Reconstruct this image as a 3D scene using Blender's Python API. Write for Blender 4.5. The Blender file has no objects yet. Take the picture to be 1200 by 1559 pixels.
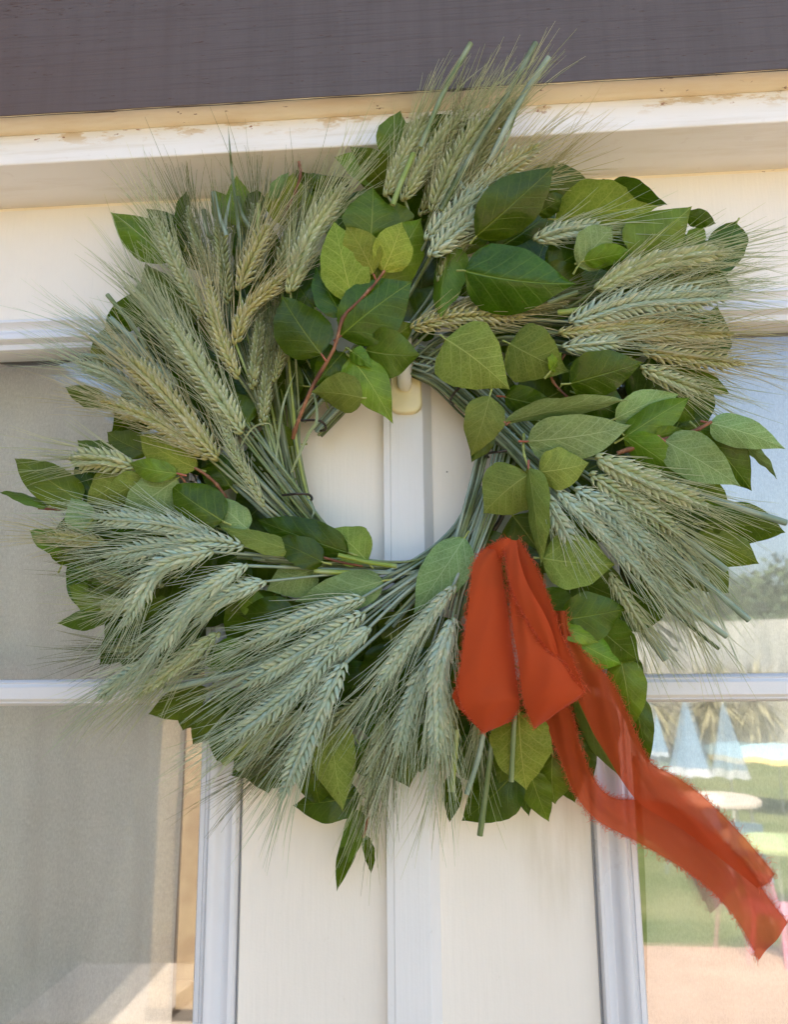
import bpy, math, random
import numpy as np
from mathutils import Vector, Matrix, noise as mnoise

# ------------------------------------------------------------------ camera, world, sun
SC = bpy.context.scene
COL = SC.collection
EYE = 1.5                                   # eye height above the terrace
PITCH, YAW, ROLL = (math.radians(a) for a in (10.88626218, 4.0708426, 0.55560388))
DIST = 0.70                                 # camera to door face
RZ = np.array([[math.cos(YAW), -math.sin(YAW), 0], [math.sin(YAW), math.cos(YAW), 0], [0, 0, 1]])
RX = np.array([[1, 0, 0], [0, math.cos(PITCH), -math.sin(PITCH)], [0, math.sin(PITCH), math.cos(PITCH)]])
RY = np.array([[math.cos(ROLL), 0, math.sin(ROLL)], [0, 1, 0], [-math.sin(ROLL), 0, math.cos(ROLL)]])
RC = RZ @ RX @ RY
cd = bpy.data.cameras.new('camera')
cam = bpy.data.objects.new('camera', cd); COL.objects.link(cam)
m = Matrix.Identity(4)
for r in range(3):
    m[r][0] = RC[r, 0]; m[r][1] = RC[r, 2]; m[r][2] = -RC[r, 1]
m[0][3], m[1][3], m[2][3] = 0, -DIST, EYE
cam.matrix_world = m
cd.sensor_fit = 'VERTICAL'; cd.sensor_height = 24; cd.lens = 24 * 1200 / 1559
cd.clip_start = 0.02; cd.clip_end = 500
SC.camera = cam

SUN_EL, SUN_AZ = math.radians(58), math.radians(-14)   # sun stands behind the house, a little to the left
sun_dir = Vector((math.sin(SUN_AZ) * math.cos(SUN_EL), math.cos(SUN_AZ) * math.cos(SUN_EL), math.sin(SUN_EL)))
w = bpy.data.worlds.new('World'); SC.world = w; w.use_nodes = True
nt = w.node_tree; nt.nodes.clear()
sky = nt.nodes.new('ShaderNodeTexSky'); sky.sky_type = 'NISHITA'; sky.sun_disc = False
sky.sun_elevation = SUN_EL; sky.sun_rotation = SUN_AZ
sky.air_density = 1.0; sky.dust_density = 3.5; sky.ozone_density = 1.0
bg = nt.nodes.new('ShaderNodeBackground'); bg.inputs[1].default_value = 0.15
wo = nt.nodes.new('ShaderNodeOutputWorld')
nt.links.new(sky.outputs[0], bg.inputs[0]); nt.links.new(bg.outputs[0], wo.inputs[0])
sl = bpy.data.lights.new('sun', 'SUN'); sl.energy = 4.3; sl.angle = math.radians(0.5); sl.color = (1.0, 0.92, 0.78)
so = bpy.data.objects.new('sun', sl); COL.objects.link(so)
so.rotation_euler = sun_dir.to_track_quat('Z', 'Y').to_euler()
so.location = sun_dir * 30
SC.view_settings.view_transform = 'Standard'; SC.view_settings.look = 'None'
SC.view_settings.exposure = 1.9; SC.view_settings.gamma = 1.0
SC.cycles.max_bounces = 10; SC.cycles.transparent_max_bounces = 24
SC.cycles.diffuse_bounces = 5

rnd = random.Random(11)

# ------------------------------------------------------------------ helpers
def W(u, v, d):
    """point d metres in front of the door face, read off the measured photograph"""
    r = RC @ np.array([(u - 600) / 1200, 1, -(v - 779.5) / 1200])
    t = (DIST - d) / r[1]
    return Vector((r[0] * t, -DIST + r[1] * t, EYE + r[2] * t))

def wz(u, v, d): return W(u, v, d).z

def G(u, v, yd):
    """point of the garden yd metres in front of the door that the door glass mirrors at u, v"""
    r = RC @ np.array([(u - 600) / 1200, 1, -(v - 779.5) / 1200])
    t = (yd + DIST) / r[1]
    return Vector((r[0] * t, -yd, EYE + r[2] * t))

def srgb(r, g, b):
    f = lambda c: (c / 255 / 12.92) if c <= 10.3 else ((c / 255 + 0.055) / 1.055) ** 2.4
    return (f(r), f(g), f(b), 1.0)

class MB:
    def __init__(s): s.v = []; s.f = []; s.uv = []; s.mi = []
    def add(s, vs, fs, uvs=None, mi=0):
        o = len(s.v); s.v.extend([tuple(p) for p in vs])
        for i, f in enumerate(fs):
            s.f.append(tuple(o + k for k in f)); s.mi.append(mi)
            if uvs is None: s.uv.append(tuple((0.0, 0.0) for _ in f))
            else: s.uv.append(tuple(uvs[k] for k in f))
    def box(s, x0, x1, y0, y1, z0, z1, mi=0):
        vs = [(x0, y0, z0), (x1, y0, z0), (x1, y1, z0), (x0, y1, z0), (x0, y0, z1), (x1, y0, z1), (x1, y1, z1), (x0, y1, z1)]
        s.add(vs, [(0, 3, 2, 1), (4, 5, 6, 7), (0, 1, 5, 4), (1, 2, 6, 5), (2, 3, 7, 6), (3, 0, 4, 7)], mi=mi)
    def tube(s, pts, rads, n=6, caps=True, mi=0, capmi=None, flat=1.0, nrm=None):
        pts = [Vector(p) for p in pts]; k = len(pts)
        if not hasattr(rads, '__len__'): rads = [rads] * k
        vs = []; uvs = []
        ref = nrm or Vector((0, -1, 0.01))
        for i, p in enumerate(pts):
            t = (pts[min(i + 1, k - 1)] - pts[max(i - 1, 0)]).normalized()
            a = t.cross(ref)
            if a.length < 1e-4: a = t.cross(Vector((1, 0, 0)))
            a.normalize(); b = a.cross(t).normalized()
            for j in range(n):
                an = 2 * math.pi * j / n
                vs.append(p + (a * math.cos(an) + b * (math.sin(an) * flat)) * rads[i])
                uvs.append((j / n, i / (k - 1)))
        fs = []
        for i in range(k - 1):
            for j in range(n):
                fs.append((i * n + j, i * n + (j + 1) % n, (i + 1) * n + (j + 1) % n, (i + 1) * n + j))
        s.add(vs, fs, uvs, mi)
        if caps:
            cm = mi if capmi is None else capmi
            s.add(vs[:n], [tuple(range(n))[::-1]], [(0, 0)] * n, cm)
            s.add(vs[-n:], [tuple(range(n))], [(0, 1)] * n, cm)
    def build(s, name, mats, parent=None, smooth=True, kind=None):
        me = bpy.data.meshes.new(name)
        me.from_pydata(s.v, [], s.f)
        if not isinstance(mats, (list, tuple)): mats = [mats]
        for mt in mats: me.materials.append(mt)
        uvl = me.uv_layers.new(name='UVMap')
        flat = [c for f in s.uv for q in f for c in q]
        uvl.data.foreach_set('uv', flat)
        me.polygons.foreach_set('material_index', s.mi)
        me.polygons.foreach_set('use_smooth', [smooth] * len(s.f))
        me.update()
        o = bpy.data.objects.new(name, me); COL.objects.link(o)
        if parent is not None: o.parent = parent
        if kind: o['kind'] = kind
        return o

def bevel(o, wd, seg=2):
    mo = o.modifiers.new('bevel', 'BEVEL'); mo.width = wd; mo.segments = seg; mo.limit_method = 'ANGLE'
    for p in o.data.polygons: p.use_smooth = True
    mo.harden_normals = True
    return o

def thing(name, label, cat, loc=(0, 0, 0), group=None):
    o = bpy.data.objects.new(name, None); COL.objects.link(o)
    o.empty_display_size = 0.05
    o['label'] = label; o['category'] = cat
    if group: o['group'] = group
    return o
def tag(o, label, cat, group=None):
    o['label'] = label; o['category'] = cat
    if group: o['group'] = group
    return o

def catmull(P, n):
    """resample a list of equal-length tuples to n points on a Catmull-Rom spline"""
    P = np.array(P, float); k = len(P)
    if k == 2:
        t = np.linspace(0, 1, n)[:, None]; return P[0] * (1 - t) + P[1] * t
    Q = np.vstack([2 * P[0] - P[1], P, 2 * P[-1] - P[-2]])
    out = []
    for s in np.linspace(0, k - 1, n):
        i = min(int(s), k - 2); t = s - i
        a, b, c, d = Q[i], Q[i + 1], Q[i + 2], Q[i + 3]
        out.append(0.5 * (2 * b + (c - a) * t + (2 * a - 5 * b + 4 * c - d) * t * t + (3 * b - a - 3 * c + d) * t ** 3))
    return np.array(out)

# ------------------------------------------------------------------ materials
class NT:
    def __init__(s, name):
        s.m = bpy.data.materials.new(name); s.m.use_nodes = True
        s.t = s.m.node_tree; s.t.nodes.clear(); s.out = s.t.nodes.new('ShaderNodeOutputMaterial')
    def n(s, typ, **kw):
        nd = s.t.nodes.new(typ)
        for k, v in kw.items(): setattr(nd, k, v)
        return nd
    def set(s, inp, v):
        if isinstance(v, bpy.types.NodeSocket): s.t.links.new(v, inp)
        elif v is not None:
            try: inp.default_value = v
            except Exception: inp.default_value = tuple(v)[:3]
    def math(s, op, a, b=None, c=None, clamp=False):
        nd = s.n('ShaderNodeMath', operation=op, use_clamp=clamp)
        s.set(nd.inputs[0], a); s.set(nd.inputs[1], b) if b is not None else None
        if c is not None: s.set(nd.inputs[2], c)
        return nd.outputs[0]
    def mr(s, v, a, b, c=0.0, d=1.0):
        nd = s.n('ShaderNodeMapRange', interpolation_type='SMOOTHSTEP')
        for i, x in enumerate((v, a, b, c, d)): s.set(nd.inputs[i], x)
        return nd.outputs[0]
    def mix(s, f, a, b, blend='MIX'):
        nd = s.n('ShaderNodeMix', data_type='RGBA', blend_type=blend)
        s.set(nd.inputs[0], f); s.set(nd.inputs[6], a); s.set(nd.inputs[7], b)
        return nd.outputs[2]
    def noise(s, vec, scale, detail=3.0, rough=0.55, dist=0.0):
        nd = s.n('ShaderNodeTexNoise'); s.set(nd.inputs['Vector'], vec)
        nd.inputs['Scale'].default_value = scale; nd.inputs['Detail'].default_value = detail
        nd.inputs['Roughness'].default_value = rough; nd.inputs['Distortion'].default_value = dist
        return nd.outputs[0]
    def obj(s): return s.n('ShaderNodeTexCoord').outputs['Object']
    def uv(s): return s.n('ShaderNodeTexCoord').outputs['UV']
    def mapping(s, vec, scale, loc=(0, 0, 0), rot=(0, 0, 0)):
        nd = s.n('ShaderNodeMapping'); s.set(nd.inputs[0], vec)
        nd.inputs['Scale'].default_value = scale; nd.inputs['Location'].default_value = loc; nd.inputs['Rotation'].default_value = rot
        return nd.outputs[0]
    def bump(s, h, strength=0.3, dist=0.001):
        nd = s.n('ShaderNodeBump'); nd.inputs['Strength'].default_value = strength; nd.inputs['Distance'].default_value = dist
        s.set(nd.inputs['Height'], h); return nd.outputs[0]
    def bsdf(s, col, rough=0.5, spec=0.5, normal=None, **kw):
        nd = s.n('ShaderNodeBsdfPrincipled')
        s.set(nd.inputs['Base Color'], col); s.set(nd.inputs['Roughness'], rough); s.set(nd.inputs['Specular IOR Level'], spec)
        if normal is not None: s.set(nd.inputs['Normal'], normal)
        for k, v in kw.items(): s.set(nd.inputs[k], v)
        return nd.outputs[0]
    def mixs(s, f, a, b):
        nd = s.n('ShaderNodeMixShader'); s.set(nd.inputs[0], f); s.t.links.new(a, nd.inputs[1]); s.t.links.new(b, nd.inputs[2])
        return nd.outputs[0]
    def fin(s, sh): s.t.links.new(sh, s.out.inputs[0]); return s.m

def sep(N, v):
    nd = N.n('ShaderNodeSeparateXYZ'); N.set(nd.inputs[0], v); return nd.outputs

def paint_mat(name, col, grain=(2, 60, 60), dirt=0.25, dirtcol=srgb(150, 128, 96), rough=0.38, specks=True, stain=False):
    N = NT(name); o = N.obj()
    c = N.mix(N.mr(N.noise(o, 9, 4), 0.35, 0.75, 0, 0.25), col, tuple(x * 0.86 for x in col[:3]) + (1,))
    big = N.noise(o, 5.5, 6, 0.62)
    c = N.mix(N.mr(big, 0.55, 0.8, 0, dirt), c, dirtcol)
    if stain:                                    # wiped mud smear on the right board
        mp = N.mapping(o, (1, 1, 0.42), loc=(-0.085, 0, -0.42 * 1.372))
        g = N.n('ShaderNodeVectorMath', operation='LENGTH'); N.set(g.inputs[0], mp)
        fa = N.mr(g.outputs['Value'], 0.012, 0.05, 1, 0)
        st = N.noise(N.mapping(o, (60, 10, 9), rot=(0, 0.25, 0)), 1.0, 4)
        c = N.mix(N.math('MULTIPLY', fa, N.mr(st, 0.35, 0.7, 0.05, 0.34)), c, srgb(176, 160, 122))
    if specks:
        vo = N.n('ShaderNodeTexVoronoi'); N.set(vo.inputs['Vector'], o); vo.inputs['Scale'].default_value = 42
        sz = N.mr(sep(N, vo.outputs['Color'])[0], 0.86, 1.0, 0.0, 0.045)
        sp = N.math('LESS_THAN', vo.outputs['Distance'], sz)
        c = N.mix(N.math('MULTIPLY', sp, 0.75), c, srgb(70, 58, 50))
    gr = N.noise(N.mapping(o, grain), 6, 4)
    br = N.noise(N.mapping(o, tuple(g * 2.2 for g in grain)), 4.0, 5, 0.7)
    c = N.mix(N.mr(br, 0.52, 0.74, 0, 0.10), c, tuple(x * 0.7 for x in col[:3]) + (1,))
    scf = N.noise(N.mapping(o, (30, 30, 16), rot=(0.2, 0.5, 0)), 3.0, 8, 0.75)
    c = N.mix(N.mr(scf, 0.64, 0.72, 0, 0.22), c, srgb(168, 150, 126))
    fine = N.noise(o, 420, 2)
    h = N.math('ADD', gr, N.math('MULTIPLY', fine, 0.3))
    return N.fin(N.bsdf(c, N.mr(big, 0.3, 0.7, rough - 0.05, rough + 0.12), 0.45, N.bump(h, 0.34, 0.0009)))

PAINT = srgb(241, 234, 223)
M_board = paint_mat('door_paint', PAINT, (40, 40, 3), 0.10, stain=True)
M_trim = paint_mat('trim_paint', srgb(226, 226, 228), (3, 3, 3), 0.12, specks=False, rough=0.3)
M_astragal = paint_mat('astragal_paint', srgb(234, 233, 231), (50, 50, 2), 0.06, rough=0.42)

def head_mat():
    N = NT('weathered_white_paint'); o = N.obj()
    xyz = sep(N, o)
    streak = N.noise(N.mapping(o, (5, 40, 90)), 1.0, 6, 0.65)
    c = N.mix(N.mr(streak, 0.48, 0.68, 0, 0.35), srgb(244, 242, 240), srgb(214, 204, 186))
    edge = N.mr(xyz[2], EYE + 0.474, EYE + 0.492, 0, 1)             # dirt gathers along the top edge
    ch = N.noise(N.mapping(o, (22, 30, 60)), 1.0, 7, 0.7)
    c = N.mix(N.math('MULTIPLY', N.mr(ch, 0.52, 0.6, 0, 0.75), edge), c, srgb(205, 176, 128))
    chip = N.noise(N.mapping(o, (70, 70, 140)), 1.0, 5, 0.6)
    cm = N.math('MULTIPLY', N.mr(chip, 0.64, 0.67), N.mr(edge, 0.35, 0.9, 0.05, 0.9))
    c = N.mix(cm, c, srgb(140, 84, 56))
    h = N.math('ADD', streak, N.math('MULTIPLY', chip, 0.5))
    return N.fin(N.bsdf(c, 0.5, 0.4, N.bump(h, 0.4, 0.0012)))
M_head = head_mat()

def caulk_mat():
    N = NT('bounce_tinted_strip_paint'); o = N.obj()
    st = N.noise(N.mapping(o, (7, 50, 60)), 1.0, 6, 0.65)
    c = N.mix(N.mr(st, 0.4, 0.7), srgb(246, 236, 214), srgb(236, 220, 190))  # cream warmed to carry light bounced up from the ground
    chip = N.noise(N.mapping(o, (60, 160, 160)), 1.0, 6, 0.62)
    c = N.mix(N.mr(chip, 0.665, 0.69, 0, .8), c, srgb(122, 76, 56))
    return N.fin(N.bsdf(c, 0.55, 0.35, N.bump(N.math('ADD', st, chip), 0.5, 0.0012)))
M_caulk = caulk_mat()

def beam_mat():
    N = NT('grey_violet_beam_paint'); o = N.obj()
    hz = N.noise(N.mapping(o, (9, 9, 520)), 1.0, 5, 0.65)
    vt = N.noise(N.mapping(o, (90, 20, 5)), 1.0, 5, 0.6)
    big = N.noise(o, 6, 5, 0.6)
    c = N.mix(N.mr(vt, 0.3, 0.75), srgb(98, 89, 88), srgb(91, 82, 80))
    c = N.mix(N.mr(hz, 0.45, 0.7, 0, 0.5), c, srgb(78, 66, 62))
    x = sep(N, o)
    left = N.mr(x[0], -0.5, -0.05, 0.65, 0.0)                       # browner, barer wood towards the left end
    c = N.mix(N.math('MULTIPLY', left, N.mr(big, 0.3, 0.7, 0.4, 1.0)), c, srgb(98, 76, 66))
    wear = N.noise(N.mapping(o, (95, 95, 620)), 1.0, 6, 0.7)
    top = N.mr(x[2], EYE + 0.56, EYE + 0.68, 0.0, 0.12)
    wm = N.mr(N.math('ADD', wear, top), 0.635, 0.675)
    c = N.mix(N.math('MULTIPLY', wm, 0.85), c, srgb(84, 50, 36))
    h = N.math('ADD', N.math('MULTIPLY', hz, 0.8), N.math('SUBTRACT', N.math('MULTIPLY', vt, 0.2), wm))
    return N.fin(N.bsdf(c, 0.55, 0.35, N.bump(h, 0.55, 0.0012)))
M_beam = beam_mat()

def simple(name, col, rough=0.5, spec=0.5, var=0.15, scale=30, bump=0.0, **kw):
    N = NT(name); o = N.obj()
    nz = N.noise(o, scale, 4)
    c = N.mix(N.mr(nz, 0.3, 0.7, 0, 1), tuple(x * (1 - var) for x in col[:3]) + (1,), tuple(min(1, x * (1 + var)) for x in col[:3]) + (1,))
    return N.fin(N.bsdf(c, rough, spec, N.bump(nz, bump, 0.002) if bump else None, **kw))

def leaf_mat(name, top, under, vein_top, vein_under, rough=0.36):
    N = NT(name)
    u = sep(N, N.uv()); oi = N.n('ShaderNodeObjectInfo'); rv = oi.outputs['Random']
    back = N.n('ShaderNodeNewGeometry').outputs['Backfacing']
    off = N.n('ShaderNodeCombineXYZ'); N.set(off.inputs[2], N.math('MULTIPLY', rv, 37.0)); N.set(off.inputs[0], u[0]); N.set(off.inputs[1], N.math('MULTIPLY', u[1], 1.45))
    vec = off.outputs[0]
    wob = N.math('MULTIPLY', N.math('SUBTRACT', N.noise(vec, 5, 2), 0.5), 0.05)
    xs = N.math('SUBTRACT', u[0], 0.5); xx = N.math('ABSOLUTE', xs)
    taper = N.mr(u[1], 0.0, 1.0, 0.020, 0.007)
    mid = N.math('SUBTRACT', 1.0, N.math('DIVIDE', xx, taper), clamp=True)
    sgn = N.math('MULTIPLY', N.math('GREATER_THAN', xs, 0.0), 0.42)
    curve = N.math('POWER', xx, 0.85)
    sv = N.math('ADD', N.math('MULTIPLY', N.math('SUBTRACT', N.math('ADD', u[1], wob), N.math('MULTIPLY', curve, 0.62)), 6.6), sgn)
    fr = N.math('ABSOLUTE', N.math('SUBTRACT', N.math('FRACT', sv), 0.5))
    side = N.mr(fr, 0.015, 0.075, 1, 0)
    sfade = N.mr(xx, 0.24, 0.44, 1, 0.25)
    side = N.math('MULTIPLY', side, sfade)
    vo = N.n('ShaderNodeTexVoronoi', feature='DISTANCE_TO_EDGE'); N.set(vo.inputs['Vector'], vec); vo.inputs['Scale'].default_value = 15
    ret = N.mr(vo.outputs['Distance'], 0.02, 0.14, 1, 0)
    vo2 = N.n('ShaderNodeTexVoronoi', feature='DISTANCE_TO_EDGE'); N.set(vo2.inputs['Vector'], vec); vo2.inputs['Scale'].default_value = 46
    ret2 = N.mr(vo2.outputs['Distance'], 0.02, 0.2, 1, 0)
    vt = N.math('MAXIMUM', mid, N.math('MAXIMUM', N.math('MULTIPLY', side, 0.3), N.math('MULTIPLY', ret, 0.10)))
    vu = N.math('MAXIMUM', mid, N.math('MAXIMUM', N.math('MULTIPLY', side, 0.6), N.math('MAXIMUM', N.math('MULTIPLY', ret, 0.36), N.math('MULTIPLY', ret2, 0.22))))
    big = N.noise(vec, 2.6, 4, 0.6)
    def shade(c, k): return tuple(x * k for x in c[:3]) + (1,)
    ct = N.mix(N.mr(big, 0.3, 0.72), shade(top, 0.78), shade(top, 1.25))
    cu = N.mix(N.mr(big, 0.3, 0.72), shade(under, 0.82), shade(under, 1.16))
    ct = N.mix(vt, ct, vein_top); cu = N.mix(vu, cu, vein_under)
    c = N.mix(back, ct, cu)
    hs = N.n('ShaderNodeHueSaturation'); N.set(hs.inputs['Color'], c)
    N.set(hs.inputs['Hue'], N.math('ADD', N.mr(rv, 0, 1, 0.466, 0.494), N.math('MULTIPLY', back, 0.008))); N.set(hs.inputs['Value'], N.mr(N.math('FRACT', N.math('MULTIPLY', rv, 7.3)), 0, 1, 0.8, 1.2))
    hs.inputs['Saturation'].default_value = 0.98
    c = hs.outputs[0]
    sp = N.noise(vec, 14, 3, 0.5)                                   # small brown blemishes
    c = N.mix(N.mr(sp, 0.735, 0.76, 0, 0.8), c, srgb(92, 70, 38))
    edge = N.math('MULTIPLY', N.mr(xx, 0.44, 0.5), 0.0)
    vh = N.n('ShaderNodeMix', data_type='FLOAT'); N.set(vh.inputs[0], back); N.set(vh.inputs[2], N.math('MULTIPLY', vt, -1.0)); N.set(vh.inputs[3], N.math('MULTIPLY', vu, -1.0))
    h = N.math('ADD', vh.outputs[0], N.math('MULTIPLY', N.noise(vec, 60, 2), 0.25))
    h = N.math('ADD', h, N.math('MULTIPLY', big, 2.0))
    bp = N.bump(h, 0.45, 0.0009)
    rg = N.math('ADD', N.math('MULTIPLY', back, 0.22), rough)
    b = N.bsdf(c, rg, N.math('ADD', N.math('MULTIPLY', back, -0.16), 0.30), bp)
    tr = N.n('ShaderNodeBsdfTranslucent'); N.set(tr.inputs[0], N.mix(0.5, c, srgb(150, 190, 40))); N.set(tr.inputs['Normal'], bp)
    return N.fin(N.mixs(0.22, b, tr.outputs[0]))

UND = srgb(124, 146, 70)
M_leaf = {
    'd': leaf_mat('leaf_deep_green', srgb(46, 82, 2), UND, srgb(112, 142, 48), srgb(168, 184, 108), 0.20),
    'm': leaf_mat('leaf_mid_green', srgb(76, 110, 12), UND, srgb(142, 164, 74), srgb(170, 184, 108), 0.32),
    'b': leaf_mat('leaf_fresh_green', srgb(88, 132, 18), UND, srgb(162, 188, 88), srgb(178, 194, 116), 0.32),
    'u': leaf_mat('leaf_olive_underside', srgb(70, 108, 24), srgb(104, 128, 48), srgb(140, 160, 80), srgb(164, 178, 96), 0.38),
    'y': leaf_mat('leaf_yellow_underside', srgb(84, 118, 24), srgb(116, 142, 38), srgb(150, 168, 84), srgb(182, 190, 92), 0.38),
    'p': leaf_mat('leaf_pale_underside', srgb(80, 120, 38), srgb(116, 150, 86), srgb(150, 168, 96), srgb(182, 206, 148), 0.38),
}
M_petiole = simple('petiole_red_brown', srgb(158, 92, 70), 0.45, 0.5, 0.25, 300)
M_petiole_g = simple('petiole_green', srgb(150, 160, 84), 0.45, 0.5, 0.2, 300)
def twig_mat():
    N = NT('twig_bark'); o = N.obj()
    n1 = N.noise(o, 160, 4, 0.6); n2 = N.noise(N.mapping(o, (1, 1, 1)), 40, 3)
    c = N.mix(N.mr(n2, 0.35, 0.65), srgb(100, 58, 38), srgb(142, 96, 66))
    c = N.mix(N.mr(n1, 0.55, 0.72), c, srgb(172, 128, 96))
    return N.fin(N.bsdf(c, 0.5, 0.4, N.bump(n1, 0.5, 0.0006)))
M_twig = twig_mat()

def kernel_mat(name, stops):
    N = NT(name); g = N.n('ShaderNodeNewGeometry'); u = sep(N, N.uv())
    cr = N.n('ShaderNodeValToRGB'); N.set(cr.inputs[0], g.outputs['Random Per Island'])
    el = cr.color_ramp.elements
    el[0].position, el[0].color = 0.0, stops[0]; el[1].position, el[1].color = 1.0, stops[-1]
    for i, st in enumerate(stops[1:-1]):
        e = el.new((i + 1) / (len(stops) - 1)); e.color = st
    c = N.mix(N.mr(u[1], 0.0, 0.34, 0.65, 0.0), cr.outputs[0], srgb(150, 148, 66))  # greenish-yellow grain base, deepened as shade in the gaps between grains
    c = N.mix(N.mr(u[1], 0.62, 0.95, 0.0, 0.8), c, srgb(236, 238, 214))
    st = N.math('ABSOLUTE', N.math('SINE', N.math('MULTIPLY', u[0], 37.7)))
    c = N.mix(N.math('MULTIPLY', N.mr(st, 0.0, 0.4, 1, 0), 0.3), c, srgb(120, 138, 96))
    b = N.bsdf(c, 0.5, 0.35, N.bump(st, 0.3, 0.0004))
    tr = N.n('ShaderNodeBsdfTranslucent'); N.set(tr.inputs[0], c)
    return N.fin(N.mixs(0.15, b, tr.outputs[0]))
M_ear = {
    'b': kernel_mat('ear_blue_green', [srgb(178, 200, 178), srgb(196, 210, 174), srgb(176, 202, 186), srgb(212, 218, 184)]),
    'g': kernel_mat('ear_sage_green', [srgb(158, 174, 116), srgb(184, 192, 140), srgb(172, 186, 140), srgb(202, 204, 158)]),
    'y': kernel_mat('ear_straw', [srgb(176, 174, 104), srgb(196, 190, 132), srgb(168, 174, 108), srgb(206, 200, 152)]),
    'k': kernel_mat('ear_dull_green', [srgb(140, 152, 98), srgb(166, 172, 118), srgb(152, 166, 116), srgb(178, 180, 126)]),
}
def strand_mat(name, c0, c1, tr=0.3):
    N = NT(name); g = N.n('ShaderNodeNewGeometry')
    c = N.mix(g.outputs['Random Per Island'], c0, c1)
    b = N.bsdf(c, 0.45, 0.4); t = N.n('ShaderNodeBsdfTranslucent'); N.set(t.inputs[0], c)
    return N.fin(N.mixs(tr, b, t.outputs[0]))
M_awn = {'b': strand_mat('awn_blue_green', srgb(178, 198, 164), srgb(230, 234, 200)),
         'g': strand_mat('awn_sage', srgb(174, 186, 134), srgb(224, 224, 182)),
         'y': strand_mat('awn_straw', srgb(186, 180, 122), srgb(226, 218, 176)),
         'k': strand_mat('awn_dull', srgb(110, 122, 78), srgb(150, 150, 104))}
def stem_mat(name, c0, c1):
    N = NT(name); u = sep(N, N.uv()); oi = N.n('ShaderNodeObjectInfo'); o = N.obj()
    c = N.mix(oi.outputs['Random'], c0, c1)
    st = N.noise(N.mapping(N.uv(), (14, 1.2, 1)), 1.0, 3)
    c = N.mix(N.mr(st, 0.35, 0.7, 0, 0.5), c, tuple(x * 0.55 for x in c0[:3]) + (1,))
    c = N.mix(N.mr(N.noise(o, 30, 3), 0.4, 0.7, 0, 0.35), c, srgb(196, 206, 188))   # waxy bloom
    return N.fin(N.bsdf(c, 0.42, 0.45, N.bump(st, 0.3, 0.0004)))
M_stem = {'g': stem_mat('stem_green', srgb(108, 126, 74), srgb(140, 152, 104)),
          'b': stem_mat('stem_blue_green', srgb(126, 148, 128), srgb(160, 176, 152)),
          'k': stem_mat('stem_dark_green', srgb(66, 86, 42), srgb(96, 112, 62)),
          'y': stem_mat('stem_yellow_green', srgb(128, 152, 56), srgb(160, 174, 84))}
M_cut = simple('cut_straw_end', srgb(190, 200, 128), 0.6, 0.3, 0.15, 900)

def ribbon_mat(name, sheer):
    N = NT(name); u = sep(N, N.uv()); o = N.obj()
    wv = N.math('ADD', N.math('SINE', N.math('MULTIPLY', u[0], 560.0)), N.math('SINE', N.math('MULTIPLY', u[1], 1900.0)))
    nz = N.noise(N.mapping(N.uv(), (120, 240, 1)), 1.0, 4, 0.65)
    c = N.mix(N.mr(nz, 0.3, 0.7), srgb(196, 74, 34), srgb(214, 96, 48))
    h = N.math('ADD', wv, N.math('MULTIPLY', nz, 2.0))
    bp = N.bump(h, 0.18, 0.0003)
    b = N.bsdf(c, 0.75, 0.15, bp); N.set(b.node.inputs['Sheen Weight'], 0.12)
    t = N.n('ShaderNodeBsdfTranslucent'); N.set(t.inputs[0], c)
    b = N.mixs(0.34, b, t.outputs[0])
    tp = N.n('ShaderNodeBsdfTransparent'); tp.inputs[0].default_value = (0.80, 0.34, 0.24, 1)
    fac = N.mr(N.noise(N.mapping(N.uv(), (200, 420, 1)), 1.0, 2), 0.3, 0.7, sheer * .6, sheer * 1.5)
    return N.fin(N.mixs(fac, b, tp.outputs[0]))
M_ribbon = ribbon_mat('rust_chiffon', 0.12); M_tail = ribbon_mat('sheer_rust_chiffon', 0.38)
M_fray = strand_mat('rust_threads', srgb(224, 92, 50), srgb(240, 136, 88), 0.5)

def glass_mat(name, refl, tint):
    N = NT(name)
    gl = N.n('ShaderNodeBsdfGlossy'); gl.inputs['Roughness'].default_value = 0.024; gl.inputs[0].default_value = (1, 1, 1, 1)
    o = N.obj(); N.set(gl.inputs['Normal'], N.bump(N.noise(o, 5.0, 2, 0.4), 0.05, 0.004))
    tp = N.n('ShaderNodeBsdfTransparent'); tp.inputs[0].default_value = tint
    fr = N.n('ShaderNodeFresnel'); fr.inputs[0].default_value = 1.5
    f = N.math('ADD', N.math('MULTIPLY', fr.outputs[0], 0.8), refl - 0.03, clamp=True)
    return N.fin(N.mixs(f, tp.outputs[0], gl.outputs[0]))
M_glass = glass_mat('window_glass', 0.17, (0.97, 0.985, 0.98, 1))
M_glass2 = glass_mat('inner_window_glass', 0.10, (0.97, 0.985, 0.98, 1))

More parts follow.
